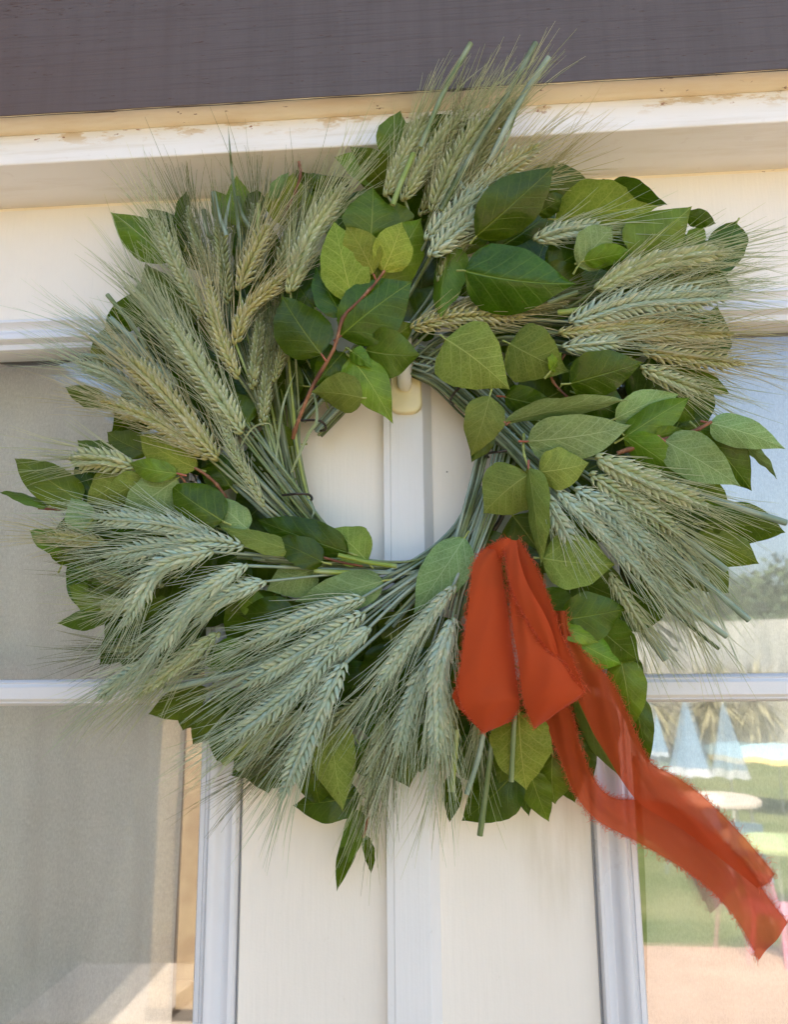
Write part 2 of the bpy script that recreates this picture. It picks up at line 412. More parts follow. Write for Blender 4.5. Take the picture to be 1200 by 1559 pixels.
def curtain_mat(name, col, transp):
    N = NT(name); o = N.obj()
    wv = N.noise(N.mapping(o, (900, 1, 240)), 1.0, 3, 0.7); bl = N.noise(o, 320, 3, 0.7)
    slub = N.noise(N.mapping(o, (10, 1, 260)), 1.0, 3, 0.6)
    c = N.mix(N.mr(N.math('ADD', N.math('MULTIPLY', bl, 0.6), N.math('MULTIPLY', wv, 0.4)), 0.3, 0.7), tuple(x * 0.82 for x in col[:3]) + (1,), col)
    c = N.mix(N.mr(slub, 0.5, 0.75, 0, 0.25), c, tuple(min(1, x * 1.15) for x in col[:3]) + (1,))
    b = N.bsdf(c, 0.85, 0.1); t = N.n('ShaderNodeBsdfTranslucent'); N.set(t.inputs[0], c)
    b = N.mixs(0.06, b, t.outputs[0])
    tp = N.n('ShaderNodeBsdfTransparent')
    return N.fin(N.mixs(N.mr(wv, 0.3, 0.7, transp * 0.6, transp * 1.4), b, tp.outputs[0]))
M_curtain = curtain_mat('sheer_curtain', srgb(252, 249, 242), 0.24)
M_wire = simple('dark_wire', srgb(74, 68, 62), 0.4, 0.6, 0.3, 400, 0.3, Metallic=0.7)
M_hook = simple('cream_plastic', srgb(246, 232, 184), 0.3, 0.5, 0.05, 60)
M_hook2 = simple('ivory_plastic', srgb(240, 236, 220), 0.3, 0.5, 0.04, 60)

# ------------------------------------------------------------------ the house: walls, terrace, lawn, garden
def struct(o): o['kind'] = 'structure'; return o
M_wall = simple('house_plaster', srgb(206, 196, 180), 0.8, 0.2, 0.08, 12, 0.3)
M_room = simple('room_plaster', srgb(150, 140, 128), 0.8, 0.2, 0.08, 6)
M_deck = simple('terrace_stone', (0.40, 0.265, 0.13, 1), 0.7, 0.3, 0.14, 3, 0.3)
M_sand = simple('sand_path_soil', (0.52, 0.36, 0.27, 1), 0.9, 0.1, 0.14, 2.2, 0.5)
def lawn_mat():
    N = NT('lawn_grass'); o = N.obj()
    c = N.mix(N.mr(N.noise(o, 0.9, 6, 0.7), 0.35, 0.65), (0.12, 0.17, 0.05, 1), (0.28, 0.29, 0.13, 1))
    c = N.mix(N.mr(N.noise(o, 24, 3), 0.4, 0.7, 0, 0.6), c, (0.08, 0.12, 0.03, 1))
    return N.fin(N.bsdf(c, 0.9, 0.1, N.bump(N.noise(o, 40, 3), 0.8, 0.03)))
M_lawn = lawn_mat()
GZ = EYE - 2.9
XM = -0.0366                                        # meeting line of the two doors
DW = 0.80                                           # leaf width
ZT = EYE + 0.4564                                   # top of the doors
def wallbox(name, *a):
    b = MB(); b.box(*a); return struct(b.build(name, M_wall, smooth=False))
wallbox('house_wall', XM + DW + 0.06, 4.5, -0.002, 0.25, GZ, 3.2)
wallbox('house_wall', -5.0, XM - DW - 0.06, -0.002, 0.25, GZ, 3.2)
wallbox('house_wall', XM - DW - 0.06, XM + DW + 0.06, 0.04, 0.25, EYE + 0.60, 3.2)
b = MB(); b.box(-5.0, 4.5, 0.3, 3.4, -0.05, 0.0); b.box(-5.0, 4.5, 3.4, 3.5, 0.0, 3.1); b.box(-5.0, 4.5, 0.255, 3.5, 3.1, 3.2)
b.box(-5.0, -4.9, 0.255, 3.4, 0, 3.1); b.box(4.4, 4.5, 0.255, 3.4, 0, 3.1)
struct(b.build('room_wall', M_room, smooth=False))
b = MB(); b.box(-5.4, 4.9, -0.55, 4.2, 3.201, 3.32)
struct(b.build('roof', simple('roof_board', srgb(110, 92, 80), 0.7, 0.3, 0.1, 10), smooth=False))
b = MB(); b.box(-5.0, 4.5, -2.9, 0.3, -0.30, -0.0005); 
struct(b.build('terrace', M_deck, smooth=False))
b = MB(); b.box(-5.0, -0.7, -3.6, -2.901, -0.30, -0.003)
struct(b.build('paving_step', simple('pale_paving', (0.66, 0.56, 0.48, 1), 0.7, 0.3, 0.08, 3, 0.2), smooth=False))
b = MB(); b.box(-60, 60, -8.3, 6.0, GZ - 0.3, GZ + 0.004); struct(b.build('sandy_path', M_sand, smooth=False))
b = MB(); b.add([(-300, -300, GZ), (300, -300, GZ), (300, 300, GZ), (-300, 300, GZ)], [(0, 1, 2, 3)])
struct(b.build('lawn', M_lawn, smooth=False))

# timber post at the terrace edge (mirrored in the left window)
t = thing('timber_post', 'orange timber post standing on the terrace, mirrored at the edge of the left window', 'post')
pb = G(279, 1508, 2.95); M_post = simple('pine_post', srgb(246, 214, 176), 0.6, 0.3, 0.16, 14, 0.2)
b = MB(); b.box(pb.x - 0.04, pb.x + 0.05, pb.y - 0.11, pb.y, 0.04, 2.5); bevel(b.build('post_shaft', M_post, t, False), 0.004)
b = MB(); b.box(pb.x - 0.05, pb.x + 0.06, pb.y - 0.12, pb.y + 0.01, 0.0, 0.045); b.build('post_foot', M_wire, t, False)

M_pole = simple('white_metal_pole', srgb(225, 222, 214), 0.4, 0.5, 0.05)
M_par = simple('blue_parasol_cloth', srgb(138, 166, 188), 0.8, 0.2, 0.12, 4)
M_parw = simple('white_hem_cloth', srgb(206, 212, 216), 0.8, 0.2, 0.05, 4)
def closed_parasol(u, vt, vb, wpx, yd, label):
    t = thing('closed_parasol', label, 'parasol', group='folded parasols on the lawn')
    top = G(u, vt, yd); bot = G(u, vb, yd); h = top.z - bot.z
    hw = wpx / 2 * (yd + DIST) / 1200
    b = MB(); vs = []; fs = []; n = 24; k = 10
    for i in range(k):
        s = i / (k - 1)
        for j in range(n):
            a = 2 * math.pi * j / n
            r = hw * (0.08 + 0.92 * s ** 0.9) * (1 + 0.22 * math.cos(6 * a + 1.3) * (0.3 + s))
            vs.append((top.x + r * math.cos(a), top.y + r * math.sin(a), top.z - h * s - 0.02 * s * math.cos(6 * a)))
    for i in range(k - 1):
        for j in range(n): fs.append((i * n + j, i * n + (j + 1) % n, (i + 1) * n + (j + 1) % n, (i + 1) * n + j))
    b.add(vs, fs[:-n]); b.add(vs, fs[-n:], mi=1); b.build('canopy', [M_par, M_parw], t)
    b = MB(); b.tube([(top.x, top.y, GZ), (top.x, top.y, top.z + 0.08)], 0.022, 8); b.build('pole', M_pole, t)
    b = MB(); b.tube([(top.x, top.y, GZ), (top.x, top.y, GZ + 0.09)], [0.24, 0.2], 16); b.build('base', M_pole, t)
closed_parasol(1043, 1068, 1180, 52, 13.0, 'folded pale blue parasol mirrored in the right window, closer to the wreath')
closed_parasol(1104, 1070, 1182, 48, 13.6, 'added parasol standing in for the doubled reflection of the folded one, nearer the right edge')  # added copy in place of the glazing's ghost reflection
closed_parasol(1000, 1090, 1150, 28, 21.0, 'small folded pale blue parasol farther back on the mirrored lawn')
t = thing('open_parasol', 'open turquoise and yellow parasol mirrored at the right edge of the window', 'parasol')
c = G(1185, 1130, 16.0)
for nm, mt, q in (('canopy', simple('turquoise_cloth', srgb(176, 212, 220), 0.8, 0.2, 0.1), 0), ('trim', simple('yellow_cloth', srgb(232, 208, 140), 0.8, 0.2, 0.1), 1)):
    b = MB(); vs = []; n = 32
    rr = [(0.02, 0.0), (0.5, -0.06), (1.0, -0.2)] if q == 0 else [(1.001, -0.2), (1.06, -0.3)]
    for r, z in rr:
        for j in range(n): vs.append((c.x + r * math.cos(j * 2 * math.pi / n), c.y + r * math.sin(j * 2 * math.pi / n), c.z + z + (0.03 * math.cos(8 * j * 2 * math.pi / n) if r > 0.9 else 0)))
    b.add(vs, [(i * n + j, i * n + (j + 1) % n, (i + 1) * n + (j + 1) % n, (i + 1) * n + j) for i in range(len(rr) - 1) for j in range(n)])
    b.build(nm, mt, t)
b = MB(); b.tube([(c.x, c.y, GZ), (c.x, c.y, c.z)], 0.022, 8); b.build('pole', M_pole, t)

def garden_table(u, v, wpx, yd, mt, label, rnd_top=True):
    t = thing('garden_table', label, 'table', group='tables on the lawn')
    c = G(u, v, yd); r = wpx / 2 * (yd + DIST) / 1200
    b = MB(); b.tube([(c.x, c.y, c.z - 0.08), (c.x, c.y, c.z - 0.02), (c.x, c.y, c.z)], [r, r * 1.01, r * 0.96], 28); b.build('table_top', mt, t)
    for sx, sy in ((1, 1), (1, -1), (-1, 1), (-1, -1)):
        b = MB(); b.tube([(c.x + sx * r * 0.62, c.y + sy * r * 0.62, GZ), (c.x + sx * r * 0.55, c.y + sy * r * 0.55, c.z - 0.08)], 0.03, 8); b.build('leg', M_pole, t)
garden_table(1098, 1214, 108, 12.2, simple('cream_table', srgb(236, 222, 204), 0.5, 0.4, 0.05), 'round cream garden table mirrored below the parasol')
garden_table(1190, 1280, 110, 9.4, simple('lime_table', srgb(190, 206, 146), 0.5, 0.4, 0.05), 'lime green garden table mirrored at the right edge of the window')
def garden_chair(u, v, yd, rot, mt, label):
    t = thing('garden_chair', label, 'chair', group='chairs on the lawn'); c = G(u, v, yd); z = GZ
    R_ = Matrix.Rotation(rot, 4, 'Z'); T_ = Matrix.Translation((c.x, c.y, z))
    def put(b, nm):
        o = b.build(nm, mt, t, False); o.matrix_world = T_ @ R_; return o
    b = MB(); b.box(-0.22, 0.22, -0.22, 0.22, 0.42, 0.46); bevel(put(b, 'seat'), 0.01)
    b = MB(); b.add([(-0.21, 0.20, 0.46), (0.21, 0.20, 0.46), (0.2, 0.30, 0.84), (-0.2, 0.30, 0.84), (-0.21, 0.23, 0.46), (0.21, 0.23, 0.46), (0.2, 0.33, 0.84), (-0.2, 0.33, 0.84)],
                    [(0, 1, 2, 3), (5, 4, 7, 6), (0, 4, 5, 1), (3, 2, 6, 7), (0, 3, 7, 4), (1, 5, 6, 2)]); put(b, 'backrest')
    for sx, sy in ((1, 1), (1, -1), (-1, 1), (-1, -1)):
        b = MB(); b.tube([(sx * 0.23, sy * 0.23, 0), (sx * 0.19, sy * 0.19, 0.42)], 0.024, 8); put(b, 'leg')
M_bluep = simple('blue_plastic', srgb(120, 158, 200), 0.4, 0.5, 0.05); M_pink = simple('pink_plastic', srgb(228, 150, 184), 0.4, 0.5, 0.05)
garden_chair(1140, 1270, 10.6, 0.4, M_bluep, 'blue plastic chair mirrored beside the cream table')
garden_chair(1105, 1268, 11.0, 2.6, M_bluep, 'blue plastic chair mirrored half behind the ribbon')
garden_chair(1195, 1380, 8.0, 1.2, M_pink, 'pink plastic chair mirrored at the right edge of the photo')

# far boundary wall and trees
yd = 26
z1 = G(1100, 945, yd).z
N = NT('pale_limewash'); o_ = N.obj()
cc = N.mix(N.mr(N.noise(N.mapping(o_, (1.6, 1, 0.25)), 1.0, 6, 0.7), 0.35, 0.65), srgb(150, 150, 146), srgb(200, 198, 192))
M_bwall = N.fin(N.bsdf(cc, 0.9, 0.1))
b = MB(); b.box(-60, 60, -yd - 0.4, -yd, GZ - 0.2, z1)
tag(b.build('boundary_wall', M_bwall, smooth=False), 'pale boundary wall at the end of the garden, mirrored in the right window', 'wall')
M_tree = simple('tree_foliage', (0.10, 0.14, 0.06, 1), 0.7, 0.3, 0.3, 3)
M_palm = simple('hazed_dry_palm_frond', (0.36, 0.33, 0.20, 1), 0.7, 0.3, 0.3, 3)  # yellow-brown fronds, colour lightened to look hazy in the mirrored view
M_trunk = simple('tree_bark', (0.12, 0.085, 0.06, 1), 0.9, 0.2, 0.3, 5, 0.5)
def tree(x, y, top, r, label):
    t = thing('garden_tree', label, 'tree', group='trees behind the boundary wall')
    b = MB(); b.tube([(x, y, GZ - 0.1), (x + 0.1, y, GZ + (top - GZ) * 0.4), (x, y, GZ + (top - GZ) * 0.75)], [0.28, 0.2, 0.08], 8)
    for q in range(5):
        a = q * 1.3; b.tube([(x + 0.05, y, GZ + (top - GZ) * (0.35 + 0.06 * q)), (x + r * 0.6 * math.cos(a), y + r * 0.6 * math.sin(a), GZ + (top - GZ) * (0.6 + 0.05 * q))], [0.1, 0.03], 6)
    b.build('trunk', M_trunk, t)
    R2 = random.Random(int(x * 31)); b = MB()
    cl = [(x + R2.uniform(-.7, .7) * r, y + R2.uniform(-.7, .7) * r, top - r * 0.55 + R2.uniform(-1.0, .45) * r * 0.9, R2.uniform(.3, .55) * r) for _ in range(16)]
    for cx, cy, cz, cr in cl:
        for _ in range(130):
            d = Vector((R2.gauss(0, 1), R2.gauss(0, 1), R2.gauss(0, 1))).normalized() * cr * R2.uniform(.6, 1.08)
            p = Vector((cx, cy, cz)) + d; e1 = Vector((R2.gauss(0, 1), R2.gauss(0, 1), R2.gauss(0, 1))).normalized() * 0.22; e2 = e1.cross(d).normalized() * 0.13
            b.add([p - e1, p + e2, p + e1, p - e2], [(0, 1, 2, 3)])
    b.build('crown', M_tree, t, False)
for u, v, r, lb in ((960, 905, 2.6, 'smallest leafy tree above the mirrored wall, hidden behind the wreath'), (1075, 880, 3.0, 'leafy tree above the mirrored wall, right beside the cut straw ends'), (1165, 872, 3.2, 'leafy tree above the mirrored wall at the right edge of the photo'), (1260, 880, 3.0, 'leafy tree above the mirrored wall just beyond the right edge'), (1370, 860, 3.2, 'tallest leafy tree above the mirrored wall, beyond the right edge')):
    p = G(u, v, 31.0); tree(p.x, p.y, p.z, r, lb)
for u, lb in ((985, 'dry fan palm mirrored left of the folded parasol'), (1085, 'dry fan palm mirrored right behind the folded parasol'), (1150, 'dry fan palm mirrored above the open turquoise parasol')):
    p = G(u, 1066, 24.5); t = thing('fan_palm', lb, 'palm', group='fan palms along the boundary wall')
    b = MB(); b.tube([(p.x, p.y, GZ), (p.x, p.y, p.z)], [0.18, 0.14], 8); b.build('trunk', M_trunk, t)
    R2 = random.Random(u); b = MB()
    for q in range(240):
        a = R2.uniform(0, 6.28); el = R2.uniform(-1.3, 1.2); L = R2.uniform(0.8, 1.9)
        d = Vector((math.cos(a) * math.cos(el), math.sin(a) * math.cos(el), math.sin(el)))
        s_ = d.cross(Vector((0, 0, 1))).normalized() * 0.05; p0 = Vector((p.x, p.y, p.z))
        b.add([p0, p0 + d * L * .6 + s_, p0 + d * L + Vector((0, 0, -.2)), p0 + d * L * .6 - s_], [(0, 1, 2, 3)])
    b.build('crown', M_palm, t, False)
# added unseen blocker on the left: cuts side skylight, dulls the left glass
M_blocker = simple('blocker_plaster', srgb(158, 155, 146), 0.85, 0.2, 0.1, 3, 0.3)
b = MB(); b.box(-2.6, -1.95, -7.2, -0.003, GZ, 3.0); struct(b.build('added_side_blocker', M_blocker, smooth=False))

# ------------------------------------------------------------------ door frame, beam
ZS = ZT + 0.0053                                    # soffit of the frame head
def d_of(u, v, z):                                   # depth at which a given height shows on row v
    lo, hi = 0.0, 0.2
    for _ in range(40):
        md = (lo + hi) / 2
        if wz(u, v, md) > z: lo = md
        else: hi = md
    return lo
DH = sum(d_of(u, v, ZS) for u, v in ((0, 251), (200, 242), (1000, 197), (1200, 184))) / 4
ZH = sum(wz(u, v, DH) for u, v in ((0, 207), (200, 192), (1000, 145), (1200, 133))) / 4
DB = sum(d_of(u, v, ZH + 0.001) for u, v in ((0, 177), (200, 164.5), (1000, 118), (1200, 108))) / 4
XL, XR = XM - DW, XM + DW
t = thing('door_frame', 'white painted door frame whose weathered head runs under the grey beam', 'door frame')
bd = MB(); k = 60
prof = [(-0.06, ZS), (DH - 0.0015, ZS), (DH - 0.0004, ZS + 0.0006), (DH, ZS + 0.002), (DH - 0.0008, (ZS + ZH) / 2), (DH - 0.001, ZH - 0.003), (DH - 0.003, ZH), (-0.06, ZH)]
vs = []; xs = np.linspace(XL - 0.08, XR + 0.08, k)
for i, x in enumerate(xs):
    for d, z in prof:
        wv = 0.0006 * mnoise.noise(Vector((x * 9, d * 20, z * 20)))
        vs.append((x, -d + wv, z + wv))
n = len(prof)
bd.add(vs, [(i * n + j, i * n + j + 1, (i + 1) * n + j + 1, (i + 1) * n + j) for i in range(k - 1) for j in range(n - 1)])
frame_head = bd.build('frame_head', M_head, t)
for e in (): pass
b = MB(); b.box(XL - 0.08, XR + 0.08, 0.004, 0.06, ZT - 0.02, ZS - 0.0003); b.build('door_stop', M_caulk, t, False)
for x0, x1 in ((XL - 0.08, XL - 0.003), (XR + 0.003, XR + 0.08)):
    b = MB(); b.box(x0, x1, -DH + 0.002, 0.06, 0, ZS - 0.0004); bevel(b.build('jamb', M_trim, t, False), 0.002)

# fillet under the beam, warm bounce light painted into its cream, a slightly hollow strip
t = thing('grey_beam', 'grey violet painted wooden beam across the top, with a chipped cream fillet below', 'beam')
bd = MB(); prof = [(DH - 0.010, ZH + 0.0002), (DH + 0.001, ZH + 0.0015), (DH + 0.006, ZH + 0.0045), (DH + 0.014, ZH + 0.0065), (DB - 0.004, ZH + 0.0065), (DB - 0.0025, ZH + 0.0025), (DB - 0.001, ZH + 0.0015), (DB - 0.001, ZH + 0.01)]
vs = []; k = 160; xs = np.linspace(XL - 0.4, XR + 0.4, k)
for x in xs:
    for d, z in prof:
        wv = 0.0008 * mnoise.noise(Vector((x * 28, d * 90, 3))) + 0.0005 * mnoise.noise(Vector((x * 90, d * 90, 7)))
        vs.append((x, -d, z + wv))
n = len(prof); bd.add(vs, [(i * n + j, (i + 1) * n + j, (i + 1) * n + j + 1, i * n + j + 1) for i in range(k - 1) for j in range(n - 1)])
bd.build('fillet', M_caulk, t)
bd = MB(); vs = []; prof = [(0.0, ZH + 0.0068), (DB - 0.003, ZH + 0.0068), (DB - 0.003, ZH + 0.0022), (DB, ZH + 0.0022), (DB, ZH + 0.004), (DB + 0.0005, ZH + 0.06), (DB + 0.001, ZH + 0.30), (0.0, ZH + 0.30)]
for x in xs:
    for d, z in prof:
        wv = 0.0010 * mnoise.noise(Vector((x * 14, d * 40, z * 9)))
        vs.append((x, -d, z + wv * (1 if z < ZH + 0.05 else 0)))
n = len(prof); bd.add(vs, [(i * n + j, i * n + j + 1, (i + 1) * n + j + 1, (i + 1) * n + j) for i in range(k - 1) for j in range(n - 1)])
bd.build('beam_board', M_beam, t, False)

# ------------------------------------------------------------------ the two door leaves
ZO = EYE + 0.3355                                   # outer edge of window moulding, top
ZG = EYE + 0.2997                                   # glass edge, top
MP = [(0.0, -0.0002), (0.0, -0.0042), (0.0018, -0.0042), (0.0019, 0.0046), (0.003, 0.0058), (0.0058, 0.0060), (0.0078, 0.0048), (0.0100, 0.0036), (0.0128, 0.0034), (0.0152, 0.0046),
      (0.0172, 0.0068), (0.0205, 0.0080), (0.0245, 0.0078), (0.0268, 0.0062), (0.0278, 0.0044), (0.0298, 0.0042), (0.0300, 0.0056), (0.0338, 0.0052), (0.0352, 0.0036), (0.0357, 0.001), (0.0357, -0.016)]
MP = [(a_, h_ * 1.7 if 0 < a_ < 0.0357 and h_ > 0 else h_) for a_, h_ in MP]
def moulding(name, x0, x1, z0, z1, prof, parent, mt):
    """picture-frame moulding mitred round an opening whose outer edge is x0..x1, z0..z1"""
    bd = MB(); n = len(prof)
    loops = []
    for cx, cz, sx, sz in ((x0, z0, 1, 1), (x1, z0, -1, 1), (x1, z1, -1, -1), (x0, z1, 1, -1)):
        loops.append([(cx + sx * s, -h, cz + sz * s) for s, h in prof])
    for i in range(4):
        A, B = loops[i], loops[(i + 1) % 4]
        vs = A + B
        bd.add(vs, [(j, n + j, n + j + 1, j + 1) for j in range(n - 1)])
    o = bd.build(name, mt, parent, True)
    bm_ = o.modifiers.new('es', 'EDGE_SPLIT'); bm_.split_angle = math.radians(38)
    return o
def leaf_door(side):
    lab = ('left white door leaf with a curtained window, hinged left of the wreath', 'right white door leaf whose window mirrors the garden, hinged right of the wreath')[side]
    t = thing('door', lab, 'door', group='pair of double doors')
    s = -1 if side == 0 else 1
    xin = XM + s * 0.0015; xo = (-0.1829, 0.1115)[side]; xe = XM + s * (DW - 0.003); xf = xe - s * 0.125
    zb = EYE - 0.72; f = lambda a, c: (min(a, c), max(a, c))
    T0, T1 = 0.0, 0.04
    def board(nm, xa, xb, za, zz):
        a, c = f(xa, xb); b = MB(); b.box(a, c, T0, T1, za, zz); o = b.build(nm, M_board, t, False); return bevel(o, 0.0008, 1)
    board('stile', xin, xo, 0.012, ZT); board('stile', xf, xe, 0.012, ZT)
    board('top_rail', xo + s * 0.00015, xf - s * 0.00015, ZO, ZT); board('bottom_rail', xo + s * 0.00015, xf - s * 0.00015, 0.012, zb)
    a, c = f(xo, xf)
    moulding('window_frame', a, c, zb, ZO, MP, t, M_trim)
    ga, gc = a + 0.0357, c - 0.0357; gb = zb + 0.0357
    # glazing bar
    zt_, zb_ = EYE - 0.0113, EYE - 0.0342
    pr = [(-0.014, zt_), (-0.002, zt_), (0.0016, zt_ - 0.0016), (0.0028, zt_ - 0.0026), (0.0018, zt_ - 0.0034), (0.0036, zt_ - 0.0056), (0.0037, zt_ - 0.0060), (0.0056, zt_ - 0.0062)]
    pr = pr + [(d, zt_ + zb_ - z) for d, z in pr[::-1]]
    bd = MB(); vs = [(x, -d, z) for x in (ga - 0.001, gc + 0.001) for d, z in pr]; n = len(pr)
    bd.add(vs, [(j, j + 1, n + j + 1, n + j) for j in range(n - 1)])
    o = bd.build('glazing_bar', M_trim, t, False)
    for za, zz in ((gb, zb_), (zt_, ZG)):
        b = MB(); b.add([(ga - .002, 0.010, za - .002), (gc + .002, 0.010, za - .002), (gc + .002, 0.010, zz + .002), (ga - .002, 0.010, zz + .002)], [(0, 1, 2, 3)])
        b.build('glass_pane', M_glass, t, False)
        tl = 0.0195; mxx = (ga + gc) / 2
        yy = lambda x: 0.024 + (x - mxx) * tl
        b = MB(); b.add([(ga + .002, yy(ga), za + .001), (gc - .002, yy(gc), za + .001), (gc - .002, yy(gc), zz - .001), (ga + .002, yy(ga), zz - .001)], [(0, 1, 2, 3)])
        b.build('inner_glass_pane', M_glass2, t, False)
    return t, ga, gc
dl, LA, LC = leaf_door(0); dr, RA, RC_ = leaf_door(1)
# astragal: cover strip over the meeting line, fixed to the left leaf
ax0, ax1 = -0.0584, -0.0145
af0, af1 = W(594, 700, .012).x, W(645, 700, .012).x
bd = MB(); pr = [(ax0, -0.0005), (ax0, 0.0005), (ax0 + 0.0006, 0.0115), (af0 - 0.0002, 0.0118), (af0 + 0.0008, 0.0126), (af1 - 0.0008, 0.0126), (af1, 0.0122), (ax1 - 0.0008, 0.0030), (ax1, 0.0020), (ax1, -0.0005)]
vs = []; zz = np.linspace(0.013, ZT - 0.001, 30)
for z in zz:
    for x, d in pr: vs.append((x, -d, z))
n = len(pr); bd.add(vs, [(i * n + j, i * n + j + 1, (i + 1) * n + j + 1, (i + 1) * n + j) for i in range(29) for j in range(n - 1)])
bd.build('astragal', M_astragal, dl, False)

# ------------------------------------------------------------------ curtains
def sheet(pts_rows, depth, fold, seed, bd):
    """pts_rows: rows of (left px, right px, v); builds a rippled cloth at a distance behind the glass"""
    k = 40; vs = []
    rows = catmull(pts_rows, 24)
    for l, r, v in rows:
        for j in range(k):
            q = j / (k - 1); p = W(l + (r - l) * q, v, -depth)
            rp = fold * (math.sin(p.x * 58 + seed + p.z * 1.2) + 0.45 * math.sin(p.x * 131 + seed * 2 + p.z * 3))
            vs.append((p.x, p.y + rp, p.z))
    bd.add(vs, [(i * k + j, i * k + j + 1, (i + 1) * k + j + 1, (i + 1) * k + j) for i in range(23) for j in range(k - 1)])
bd = MB(); sheet([(-420, 285, 556), (-420, 283, 1050), (-420, 264, 1500), (-430, 262, 1700)], 0.080, 0.009, 0.4, bd)
cu = thing('curtain', 'sheer beige curtain hanging behind the left door window', 'curtain')
bd.build('curtain_panel', M_curtain, cu)
bd = MB(); sheet([(-420, 62, 556), (-420, 50, 1050), (-420, 28, 1425), (-420, 62, 1470), (-420, 90, 1560), (-420, 96, 1720)], 0.088, 0.004, 1.7, bd)
bd.build('reflection_sheet', M_curtain, cu)  # added sheet, its outline stands in for a pale reflection in the glass
bd = MB(); sheet([(240, 290, 556), (238, 286, 1000), (205, 270, 1200), (150, 235, 1400), (95, 175, 1600), (70, 150, 1720)], 0.095, 0.002, 2.2, bd)
bd.build('reflection_sheet', M_curtain, cu)  # added diagonal sheet in place of a lighter reflected band
bd = MB(); sheet([(965, 1640, 513), (970, 1640, 1050), (985, 1640, 1400), (985, 1640, 1720)], 0.075, 0.004, 0.9, bd)
tag(bd.build('curtain', M_curtain, smooth=True), 'white sheer curtain behind the right door window, faint under the mirrored garden', 'curtain')

# ------------------------------------------------------------------ hook
hk = thing('wreath_hook', 'cream plastic hook stuck on the centre strip inside the wreath', 'hook')
y0 = -0.0127
cxk = W(618.5, 610, .013).x; zb_ = wz(618, 630, .016); ztp = wz(618, 545, .016)
bd = MB(); hw = 0.0153; out = []
for i in range(15):
    a = math.pi + math.pi * i / 14; out.append((cxk + hw * (1 - 0.04) * math.cos(a) * (abs(math.cos(a)) ** -0.35 if abs(math.cos(a)) > .05 else 1), zb_ + 0.0098 + 0.0098 * math.sin(a)))
out += [(cxk + hw * 0.86, ztp), (cxk - hw * 0.86, ztp)]
n = len(out); layers = [(0.0, 1.0), (0.0038, 1.0), (0.0052, 0.95), (0.0056, 0.86)]; vs = []
zc_ = (zb_ + ztp) / 2
for h, sc_ in layers:
    for x, z in out: vs.append((cxk + (x - cxk) * sc_, y0 - h, zc_ + (z - zc_) * (1 - (1 - sc_) * .5)))
bd.add(vs, [(i * n + j, i * n + (j + 1) % n, (i + 1) * n + (j + 1) % n, (i + 1) * n + j) for i in range(3) for j in range(n)] + [tuple(3 * n + j for j in range(n))])
bd.build('hook_plate', M_hook, hk)
bd = MB(); pts = [W(616, v, d) for v, d in ((593, .0175), (588, .022), (575, .025), (555, .028), (530, .032), (505, .037), (490, .042))]
bd.tube(pts, [0.0045, 0.0062, 0.0066, 0.0066, 0.0066, 0.0064, 0.005], 14, flat=0.55); bd.build('hook_arm', M_hook2, hk)
# ------------------------------------------------------------------ wreath
wr = thing('wreath', 'round wreath of green lemon leaves and bearded wheat ears hanging on the double doors', 'wreath')
CAMP = Vector((0, -DIST, EYE))
def dclamp(v, d):
    if v < 150: return max(d, 0.102)
    if v < 240: return max(d, 0.078)
    return d

